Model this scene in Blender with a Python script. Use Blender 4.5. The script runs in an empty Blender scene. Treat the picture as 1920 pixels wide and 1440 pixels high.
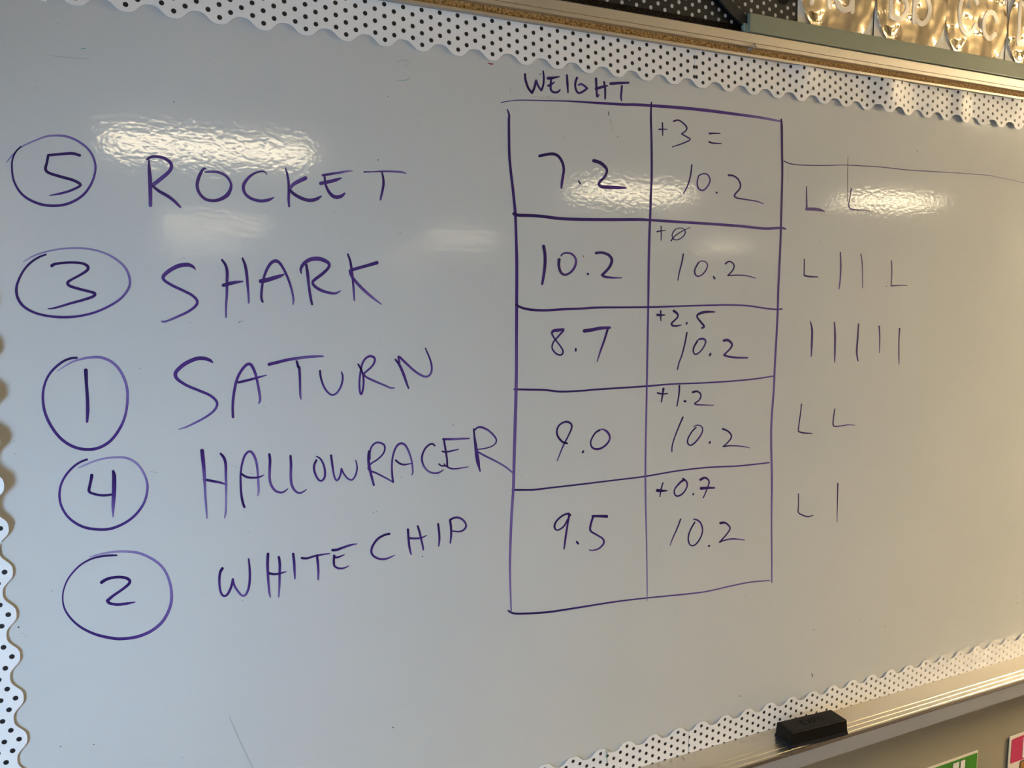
import bpy, bmesh, math, random
from mathutils import Vector, Matrix

random.seed(7)
SC = bpy.context.scene
COL = SC.collection

# ------------------------------------------------------------------ camera
F_PX = 1491.06                                     # focal length in pixels of the 1920 px frame
CAM = Vector((0.0555, -1.0353, 1.6954))
RX = Vector((0.909306, -0.416116, -0.003181))      # image right
RY = Vector((-0.046648, -0.094335, -0.994447))     # image down
RZ = Vector((0.413506, 0.904405, -0.105191))       # view direction
cd = bpy.data.cameras.new('camera')
cam = bpy.data.objects.new('camera', cd)
COL.objects.link(cam)
cd.sensor_fit = 'HORIZONTAL'
cd.sensor_width = 36.0
cd.lens = F_PX / 1920.0 * 36.0
cd.clip_start = 0.02
m3 = Matrix((RX, -RY, -RZ)).transposed()
cam.matrix_world = Matrix.Translation(CAM) @ m3.to_4x4()
SC.camera = cam

# ------------------------------------------------------------------ world, light, exposure
W = bpy.data.worlds.new('sky')
SC.world = W
W.use_nodes = True
bg = W.node_tree.nodes['Background']
bg.inputs[0].default_value = (0.40, 0.66, 1.0, 1)  # overcast blue daylight outside the windows
SKY = 45.0
bg.inputs[1].default_value = SKY
LAMP = 27.0
LAMP_COL = (1.0, 0.84, 0.56)
SC.view_settings.view_transform = 'Standard'
SC.view_settings.look = 'None'
SC.view_settings.gamma = 1.0
SC.view_settings.use_curve_mapping = False
SC.view_settings.exposure = 0.05

# room: wall with the board at y = 0.012, room towards -y
X0, X1, Y0, Y1, ZC = -0.62, 11.5, -18.6, 0.012, 2.65
WY0, WY1, WZ0, WZ1 = -1.00, -0.48, 1.02, 1.50       # window opening in the left wall
pl = bpy.data.lights.new('window_portal', 'AREA')
pl.shape = 'RECTANGLE'
pl.size, pl.size_y = WY1 - WY0, WZ1 - WZ0
pl.cycles.is_portal = True
po = bpy.data.objects.new('window_portal', pl)
COL.objects.link(po)
po.matrix_world = Matrix.Translation((X0 - 0.06, (WY0 + WY1) / 2, (WZ0 + WZ1) / 2)) @ \
    Matrix(((0, 0, -1), (1, 0, 0), (0, -1, 0))).to_4x4()


# ------------------------------------------------------------------ helpers
def link(o, parent=None):
    COL.objects.link(o)
    if parent is not None:
        o.parent = parent
    return o


def mesh_obj(name, verts, faces, mat, parent=None, smooth=False, uvs=None, attr=None):
    me = bpy.data.meshes.new(name)
    me.from_pydata([tuple(v) for v in verts], [], faces)
    if uvs is not None:
        uv = me.uv_layers.new(name='UVMap')
        for lp in me.loops:
            uv.data[lp.index].uv = uvs[lp.vertex_index]
    if attr is not None:
        at = me.attributes.new('ink', 'FLOAT', 'POINT')
        at.data.foreach_set('value', attr)
    if smooth:
        me.polygons.foreach_set('use_smooth', [True] * len(me.polygons))
    me.materials.append(mat)
    me.update()
    return link(bpy.data.objects.new(name, me), parent)


def fix(o):
    bm = bmesh.new()
    bm.from_mesh(o.data)
    bmesh.ops.recalc_face_normals(bm, faces=bm.faces)
    bm.to_mesh(o.data)
    bm.free()
    return o


def bevel(o, w, seg=2):
    md = o.modifiers.new('bevel', 'BEVEL')
    md.width = w
    md.segments = seg
    md.limit_method = 'ANGLE'
    return o


def empty(name, loc=(0, 0, 0), parent=None):
    o = bpy.data.objects.new(name, None)
    o.empty_display_size = 0.05
    o.location = loc
    return link(o, parent)


def tag(o, label=None, cat=None, group=None, kind=None):
    if label: o['label'] = label
    if cat: o['category'] = cat
    if group: o['group'] = group
    if kind: o['kind'] = kind
    return o


def box(name, a, b, mat, parent=None, bev=0):
    (x0, y0, z0), (x1, y1, z1) = a, b
    v = [(x, y, z) for x in (x0, x1) for y in (y0, y1) for z in (z0, z1)]
    f = [(0, 1, 3, 2), (4, 6, 7, 5), (0, 4, 5, 1), (2, 3, 7, 6), (0, 2, 6, 4), (1, 5, 7, 3)]
    o = fix(mesh_obj(name, v, f, mat, parent))
    if bev: bevel(o, bev)
    return o


def extrude_x(name, prof, x0, x1, mat, parent=None, smooth=False):
    """prof: closed polygon of (y, z)."""
    n = len(prof)
    v = [(x0, y, z) for y, z in prof] + [(x1, y, z) for y, z in prof]
    f = [(i, (i + 1) % n, n + (i + 1) % n, n + i) for i in range(n)]
    f += [tuple(range(n))[::-1], tuple(range(n, 2 * n))]
    return fix(mesh_obj(name, v, f, mat, parent, smooth))


def ray(u, v):
    return RX * ((u - 960) / F_PX) + RY * ((v - 720) / F_PX) + RZ


def on_y(u, v, y=0.0):
    d = ray(u, v)
    return CAM + d * ((y - CAM.y) / d.y)


# ------------------------------------------------------------------ materials
def mat(name, col=(0.8, 0.8, 0.8), rough=0.5, metal=0.0, spec=0.5):
    m = bpy.data.materials.new(name)
    m.use_nodes = True
    b = m.node_tree.nodes['Principled BSDF']
    b.inputs['Base Color'].default_value = (*col, 1)
    b.inputs['Roughness'].default_value = rough
    b.inputs['Metallic'].default_value = metal
    b.inputs['Specular IOR Level'].default_value = spec
    return m


def nd(m, t, **kw):
    n = m.node_tree.nodes.new(t)
    for k, v in kw.items():
        setattr(n, k, v)
    return n


def lk(m, a, b):
    m.node_tree.links.new(a, b)


def bsdf(m):
    return m.node_tree.nodes['Principled BSDF']


def add_noise_bump(m, scale, dist, detail=2.0, mapping=(1, 1, 1), second=None):
    tc = nd(m, 'ShaderNodeTexCoord')
    mp = nd(m, 'ShaderNodeMapping')
    mp.inputs['Scale'].default_value = mapping
    lk(m, tc.outputs['Object'], mp.inputs['Vector'])
    nz = nd(m, 'ShaderNodeTexNoise')
    nz.inputs['Scale'].default_value = scale
    nz.inputs['Detail'].default_value = detail
    lk(m, mp.outputs['Vector'], nz.inputs['Vector'])
    bp = nd(m, 'ShaderNodeBump')
    bp.inputs['Strength'].default_value = 1.0
    bp.inputs['Distance'].default_value = dist
    lk(m, nz.outputs['Fac'], bp.inputs['Height'])
    if second:
        n2 = nd(m, 'ShaderNodeTexNoise')
        n2.inputs['Scale'].default_value = second[0]
        lk(m, tc.outputs['Object'], n2.inputs['Vector'])
        b2 = nd(m, 'ShaderNodeBump')
        b2.inputs['Distance'].default_value = second[1]
        lk(m, n2.outputs['Fac'], b2.inputs['Height'])
        lk(m, b2.outputs['Normal'], bp.inputs['Normal'])
    lk(m, bp.outputs['Normal'], bsdf(m).inputs['Normal'])
    return nz


def noise_color(m, scale, c0, c1, detail=4.0, lo=0.35, hi=0.65, mapping=(1, 1, 1)):
    tc = nd(m, 'ShaderNodeTexCoord')
    mp = nd(m, 'ShaderNodeMapping')
    mp.inputs['Scale'].default_value = mapping
    lk(m, tc.outputs['Object'], mp.inputs['Vector'])
    nz = nd(m, 'ShaderNodeTexNoise')
    nz.inputs['Scale'].default_value = scale
    nz.inputs['Detail'].default_value = detail
    lk(m, mp.outputs['Vector'], nz.inputs['Vector'])
    cr = nd(m, 'ShaderNodeValToRGB')
    cr.color_ramp.elements[0].position = lo
    cr.color_ramp.elements[1].position = hi
    cr.color_ramp.elements[0].color = (*c0, 1)
    cr.color_ramp.elements[1].color = (*c1, 1)
    lk(m, nz.outputs['Fac'], cr.inputs['Fac'])
    lk(m, cr.outputs['Color'], bsdf(m).inputs['Base Color'])
    return cr


P = 0.05                    # scallop period of the paper border (m)
DV = 0.293 * P              # dot row spacing
DR = 0.057 * P              # dot radius


def dot_material(name, paper, dot, rough):
    """printed polka dots on the paper's own UV (metres along, metres from the scallop tips)."""
    m = mat(name, paper, rough)
    uv = nd(m, 'ShaderNodeUVMap')
    sp = nd(m, 'ShaderNodeSeparateXYZ')
    lk(m, uv.outputs['UV'], sp.inputs[0])

    def mth(op, a, b=None, c=None):
        n = nd(m, 'ShaderNodeMath', operation=op)
        for i, x in enumerate((a, b, c)):
            if x is None: continue
            if isinstance(x, (int, float)): n.inputs[i].default_value = x
            else: lk(m, x, n.inputs[i])
        return n.outputs[0]

    dist = []
    for uo, vo in ((0.0, 0.16 * P), (0.25 * P, 0.16 * P + DV / 2)):
        du = mth('WRAP', mth('SUBTRACT', sp.outputs[0], uo), P / 4, -P / 4)
        dv = mth('WRAP', mth('SUBTRACT', sp.outputs[1], vo), DV / 2, -DV / 2)
        dist.append(mth('SQRT', mth('ADD', mth('MULTIPLY', du, du), mth('MULTIPLY', dv, dv))))
    d = mth('MINIMUM', dist[0], dist[1])
    f = nd(m, 'ShaderNodeMapRange')
    f.inputs['From Min'].default_value = DR * 0.93
    f.inputs['From Max'].default_value = DR * 1.07
    lk(m, d, f.inputs['Value'])
    mx = nd(m, 'ShaderNodeMix', data_type='RGBA')
    mx.inputs['A'].default_value = (*dot, 1)
    mx.inputs['B'].default_value = (*paper, 1)
    lk(m, f.outputs['Result'], mx.inputs['Factor'])
    lk(m, mx.outputs['Result'], bsdf(m).inputs['Base Color'])
    return m


M = {}
M['board'] = mat('whiteboard_enamel', (0.585, 0.585, 0.572), 0.075, spec=0.5)
noise_color(M['board'], 2.2, (0.565, 0.568, 0.558), (0.605, 0.602, 0.585), 3.0, 0.3, 0.7)
add_noise_bump(M['board'], 165, 0.000085, 1.0, (0.75, 1, 1), (9.0, 0.00005))
M['ink'] = mat('purple_marker_ink', (0.03, 0.01, 0.12), 0.35, spec=0.25)
at = nd(M['ink'], 'ShaderNodeAttribute', attribute_name='ink')
cr = nd(M['ink'], 'ShaderNodeValToRGB')
cr.color_ramp.elements[0].color = (0.022, 0.006, 0.085, 1)
cr.color_ramp.elements[1].color = (0.42, 0.38, 0.53, 1)
e = cr.color_ramp.elements.new(0.4)
e.color = (0.075, 0.03, 0.21, 1)
e = cr.color_ramp.elements.new(0.7)
e.color = (0.20, 0.14, 0.38, 1)
lk(M['ink'], at.outputs['Fac'], cr.inputs['Fac'])
lk(M['ink'], cr.outputs['Color'], bsdf(M['ink']).inputs['Base Color'])
M['speck'] = mat('dark_marker_speck', (0.05, 0.05, 0.06), 0.5)
M['teal'] = mat('teal_marker_smear', (0.16, 0.33, 0.32), 0.5)
M['faint'] = mat('faint_marker_ghost', (0.38, 0.39, 0.39), 0.35)
M['red'] = mat('red_marker_speck', (0.35, 0.03, 0.04), 0.5)
M['paper'] = dot_material('white_dotted_paper', (0.86, 0.835, 0.825), (0.008, 0.007, 0.008), 0.38)
M['blackpaper'] = dot_material('black_dotted_paper', (0.006, 0.006, 0.007), (0.55, 0.55, 0.56), 0.4)
M['paper_edge'] = mat('paper_edge', (0.55, 0.5, 0.45), 0.7)
M['alu'] = mat('brushed_aluminium', (0.66, 0.61, 0.54), 0.40, 0.95)
add_noise_bump(M['alu'], 60, 0.00002, 2.0, (0.15, 8, 8))
M['alu_tray'] = mat('tray_aluminium', (0.60, 0.55, 0.46), 0.28, 0.92)
add_noise_bump(M['alu_tray'], 60, 0.000004, 2.0, (0.3, 4, 4))
M['alu_edge'] = mat('tray_edge_bronze', (0.07, 0.045, 0.03), 0.6, spec=0.2)
M['fascia'] = mat('tray_fascia_paint', (0.30, 0.295, 0.30), 0.45)
M['cork'] = mat('cork', (0.45, 0.28, 0.1), 0.85, spec=0.2)
cr = noise_color(M['cork'], 330, (0.13, 0.06, 0.015), (0.50, 0.30, 0.11), 3.0, 0.36, 0.62)
add_noise_bump(M['cork'], 350, 0.0004)
M['fabric'] = mat('black_felt', (0.028, 0.022, 0.018), 0.95, spec=0.1)
noise_color(M['fabric'], 900, (0.006, 0.005, 0.005), (0.06, 0.045, 0.036), 1.0, 0.45, 0.7)
M['sage'] = mat('sage_painted_steel', (0.235, 0.25, 0.175), 0.5)
M['sage_tab'] = mat('pale_green_plastic', (0.26, 0.33, 0.27), 0.5)
M['black'] = mat('black_rubber', (0.008, 0.008, 0.008), 0.5)
M['gold'] = mat('gold_foil', (0.92, 0.77, 0.54), 0.16, 1.0)
add_noise_bump(M['gold'], 55, 0.0016, 4.0, (1, 1, 0.55), (13.0, 0.034))
M['card'] = mat('white_card', (0.80, 0.79, 0.78), 0.35)
add_noise_bump(M['card'], 40, 0.0006, 3.0)
M['letter'] = mat('cream_foil_print', (0.92, 0.86, 0.78), 0.38, 0.45)
add_noise_bump(M['letter'], 55, 0.0012, 4.0, (1, 1, 0.55), (9.0, 0.015))
M['eraser'] = mat('black_eraser_plastic', (0.004, 0.003, 0.002), 0.5, spec=0.18)
M['felt'] = mat('dark_eraser_felt', (0.02, 0.018, 0.018), 0.95, spec=0.1)
add_noise_bump(M['felt'], 500, 0.001)
M['eraser_mark'] = mat('embossed_black_plastic', (0.0025, 0.002, 0.002), 0.7, spec=0.1)
M['clear'] = mat('clear_plastic', (0.9, 0.9, 0.88), 0.08)
bsdf(M['clear']).inputs['Transmission Weight'].default_value = 0.9
M['steel'] = mat('pin_steel', (0.7, 0.7, 0.7), 0.2, 1.0)
M['wall'] = mat('tan_painted_wall', (0.31, 0.27, 0.195), 0.5)
add_noise_bump(M['wall'], 120, 0.0002)
M['roomwall'] = mat('warm_painted_wall', (0.26, 0.225, 0.17), 0.7)
M['ceil'] = mat('ceiling_tile', (0.30, 0.28, 0.245), 0.9)
M['floor'] = mat('tan_carpet', (0.30, 0.24, 0.17), 0.95)
noise_color(M['floor'], 30, (0.09, 0.07, 0.05), (0.13, 0.10, 0.07))
M['frame'] = mat('window_frame_paint', (0.7, 0.7, 0.68), 0.4)
M['housing'] = mat('white_enamel_housing', (0.75, 0.74, 0.7), 0.5)
M['diffuser'] = mat('lit_diffuser', (0.8, 0.8, 0.8), 0.5)
bsdf(M['diffuser']).inputs['Emission Color'].default_value = (*LAMP_COL, 1)
bsdf(M['diffuser']).inputs['Emission Strength'].default_value = LAMP
M['shade'] = mat('lit_lamp_shade', (0.8, 0.7, 0.5), 0.8)
bsdf(M['shade']).inputs['Emission Color'].default_value = (1.0, 0.80, 0.50, 1)
bsdf(M['shade']).inputs['Emission Strength'].default_value = 100.0
M['green'] = mat('green_print', (0.045, 0.23, 0.015), 0.45)
M['pink'] = mat('pink_print', (0.52, 0.035, 0.11), 0.45)
M['cream'] = mat('cream_card', (0.74, 0.66, 0.56), 0.5)
M['print_white'] = mat('white_print', (0.78, 0.72, 0.66), 0.5)
M['outline'] = mat('dark_print_outline', (0.03, 0.02, 0.04), 0.5)
M['brown'] = mat('brown_print', (0.33, 0.15, 0.03), 0.5)

# ------------------------------------------------------------------ room shell
tag(box('wall_front', (X0 - 0.15, Y1, 0), (X1 + 0.15, Y1 + 0.15, ZC), M['wall']), kind='structure')
tag(box('floor', (X0 - 0.15, Y0 - 0.15, -0.1), (X1 + 0.15, Y1 + 0.15, 0), M['floor']), kind='structure')
tag(box('ceiling', (X0 - 0.15, Y0 - 0.15, ZC), (X1 + 0.15, Y1 + 0.15, ZC + 0.1), M['ceil']), kind='structure')
tag(box('wall_right', (X1, Y0, 0), (X1 + 0.15, Y1, ZC), M['roomwall']), kind='structure')
tag(box('wall_back', (X0 - 0.15, Y0 - 0.15, 0), (X1 + 0.15, Y0, ZC), M['roomwall']), kind='structure')


def wall_with_opening():
    ys = [Y0, WY0, WY1, Y1]
    zs = [0, WZ0, WZ1, ZC]
    v, f = [], []
    for x in (X0, X0 - 0.15):
        for y in ys:
            for z in zs:
                v.append((x, y, z))
    idx = lambda s, i, j: s * 16 + i * 4 + j
    for i in range(3):
        for j in range(3):
            if i == 1 and j == 1: continue
            for s in (0, 1):
                q = (idx(s, i, j), idx(s, i + 1, j), idx(s, i + 1, j + 1), idx(s, i, j + 1))
                f.append(q if s == 0 else q[::-1])
    for a, b in (((1, 1), (2, 1)), ((2, 1), (2, 2)), ((2, 2), (1, 2)), ((1, 2), (1, 1))):
        f.append((idx(0, *a), idx(0, *b), idx(1, *b), idx(1, *a)))
    for a, b in (((0, 0), (3, 0)), ((3, 0), (3, 3)), ((3, 3), (0, 3)), ((0, 3), (0, 0))):
        f.append((idx(0, *a), idx(1, *a), idx(1, *b), idx(0, *b)))
    return fix(mesh_obj('wall_left', v, f, M['roomwall']))


tag(wall_with_opening(), kind='structure')
win = tag(empty('window_1', (X0, (WY0 + WY1) / 2, WZ0)), kind='structure')
off = Vector((X0, (WY0 + WY1) / 2, WZ0))


def wbox(name, a, b):
    return box(name, Vector(a) - off, Vector(b) - off, M['frame'], win, 0.003)


for y in (WY0, WY1 - 0.05):
    wbox('window_jamb', (X0 - 0.12, y, WZ0), (X0 - 0.07, y + 0.05, WZ1))
for z in (WZ0, WZ1 - 0.05):
    wbox('window_rail', (X0 - 0.12, WY0, z), (X0 - 0.07, WY1, z + 0.05))
for k in (1,):
    yy = WY0 + (WY1 - WY0) * k / 2
    wbox('window_mullion', (X0 - 0.115, yy - 0.012, WZ0), (X0 - 0.075, yy + 0.012, WZ1))

# ------------------------------------------------------------------ ceiling lights
LIGHTS = [(0.47, -4.25), (3.95, -4.95), (6.55, -4.5), (0.85, -9.3), (4.45, -10.4), (0.95, -13.2),
          (5.5, -16.8), (9.3, -10.2), (4.4, -1.5)]


def troffer(i, x, y):
    t = tag(empty('ceiling_light', (x, y, ZC)), 'recessed ceiling light with a lit rectangular diffuser', 'light',
            'recessed ceiling lights')
    a, b, h = 0.62, 0.31, 0.035
    box('light_frame', (-a, -b, -h), (-a + 0.04, b, 0.002), M['housing'], t)
    box('light_frame', (a - 0.04, -b, -h), (a, b, 0.002), M['housing'], t)
    box('light_frame', (-a + 0.04, -b, -h), (a - 0.04, -b + 0.04, 0.002), M['housing'], t)
    box('light_frame', (-a + 0.04, b - 0.04, -h), (a - 0.04, b, 0.002), M['housing'], t)
    box('diffuser', (-a + 0.04, -b + 0.04, -h + 0.012), (a - 0.04, b - 0.04, -0.004), M['diffuser'], t)


for i, (x, y) in enumerate(LIGHTS):
    troffer(i, x, y)

# floor lamp standing right of the board: the warm light that falls along it
def floor_lamp(x, y):
    t = tag(empty('floor_lamp', (x, y, 0)), 'floor lamp with a glowing drum shade beside the whiteboard', 'lamp')

    def ring(name, prof, m, n=40, closed=False):
        V, Fc = [], []
        for r_, z_ in prof:
            for k in range(n):
                a = 2 * math.pi * k / n
                V.append((r_ * math.cos(a), r_ * math.sin(a), z_))
        for i in range(len(prof) - 1):
            for k in range(n):
                Fc.append((i * n + k, i * n + (k + 1) % n, (i + 1) * n + (k + 1) % n, (i + 1) * n + k))
        if closed:
            Fc.append(tuple(range(n)))
            Fc.append(tuple(range((len(prof) - 1) * n, len(prof) * n)))
        return fix(mesh_obj(name, V, Fc, m, t, True))

    ring('lamp_base', [(0.15, 0.0), (0.15, 0.015), (0.13, 0.025), (0.02, 0.032)], M['black'], closed=True)
    ring('lamp_pole', [(0.012, 0.02), (0.012, 1.88)], M['black'], 16, True)
    ring('lamp_shade', [(0.22, 1.74), (0.20, 2.04), (0.196, 2.04), (0.216, 1.74), (0.22, 1.74)], M['shade'])
    ring('lamp_bulb', [(0.013, 1.86), (0.02, 1.88), (0.032, 1.91), (0.032, 1.93), (0.02, 1.955), (0.004, 1.965)], M['shade'], 16, True)


floor_lamp(3.42, -0.75)

# ------------------------------------------------------------------ whiteboard
BX0, BX1 = -0.17, 2.27
board = tag(empty('whiteboard', (BX0, 0, 0.927)),
            'white glossy whiteboard covered in purple handwritten names and a number table', 'whiteboard')
BO = Vector((BX0, 0, 0.927))
box('board_panel', Vector((BX0, 0, 0.927)) - BO, Vector((BX1, Y1, 2.0785)) - BO, M['board'], board)

# --- handwriting: strokes are (x, y, width) read from crops of the photograph; '@K' names the crop
CROP = dict(A1=(0, 240, 9), A2=(260, 280, 9.6), A3=(440, 290, 12), A4=(590, 300, 9.6), A5=(20, 450, 8),
            A6=(290, 460, 8.348), A7=(510, 460, 8.727), A8=(60, 650, 6.859), B1=(320, 660, 8), B2=(560, 640, 7.111),
            B3=(90, 840, 8.471), B4=(360, 830, 8), B5=(560, 780, 8.727), B6=(760, 780, 8.727), B7=(100, 1020, 7.579),
            B8=(400, 1000, 7.385), C1=(640, 950, 7.385), C2=(930, 120, 7.111), C3=(940, 260, 7.385),
            C4=(1200, 180, 6.857), C5=(1200, 290, 6.857), C6=(940, 400, 7.385), C7=(1200, 400, 6.857),
            C8=(950, 560, 6.857), D1=(1200, 570, 6.857), D2=(940, 740, 6.857), D3=(1200, 700, 7.111),
            D4=(940, 890, 5.143), D5=(1200, 860, 5.333), D6=(1440, 260, 8), D7=(1480, 460, 6), D8=(1460, 740, 5.5385),
            Q3=(1280, 0, 3))
CT = '|0 .15 .25 .45 .75 .8 .8'       # a circle: fresh ink first, drier towards its end
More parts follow.
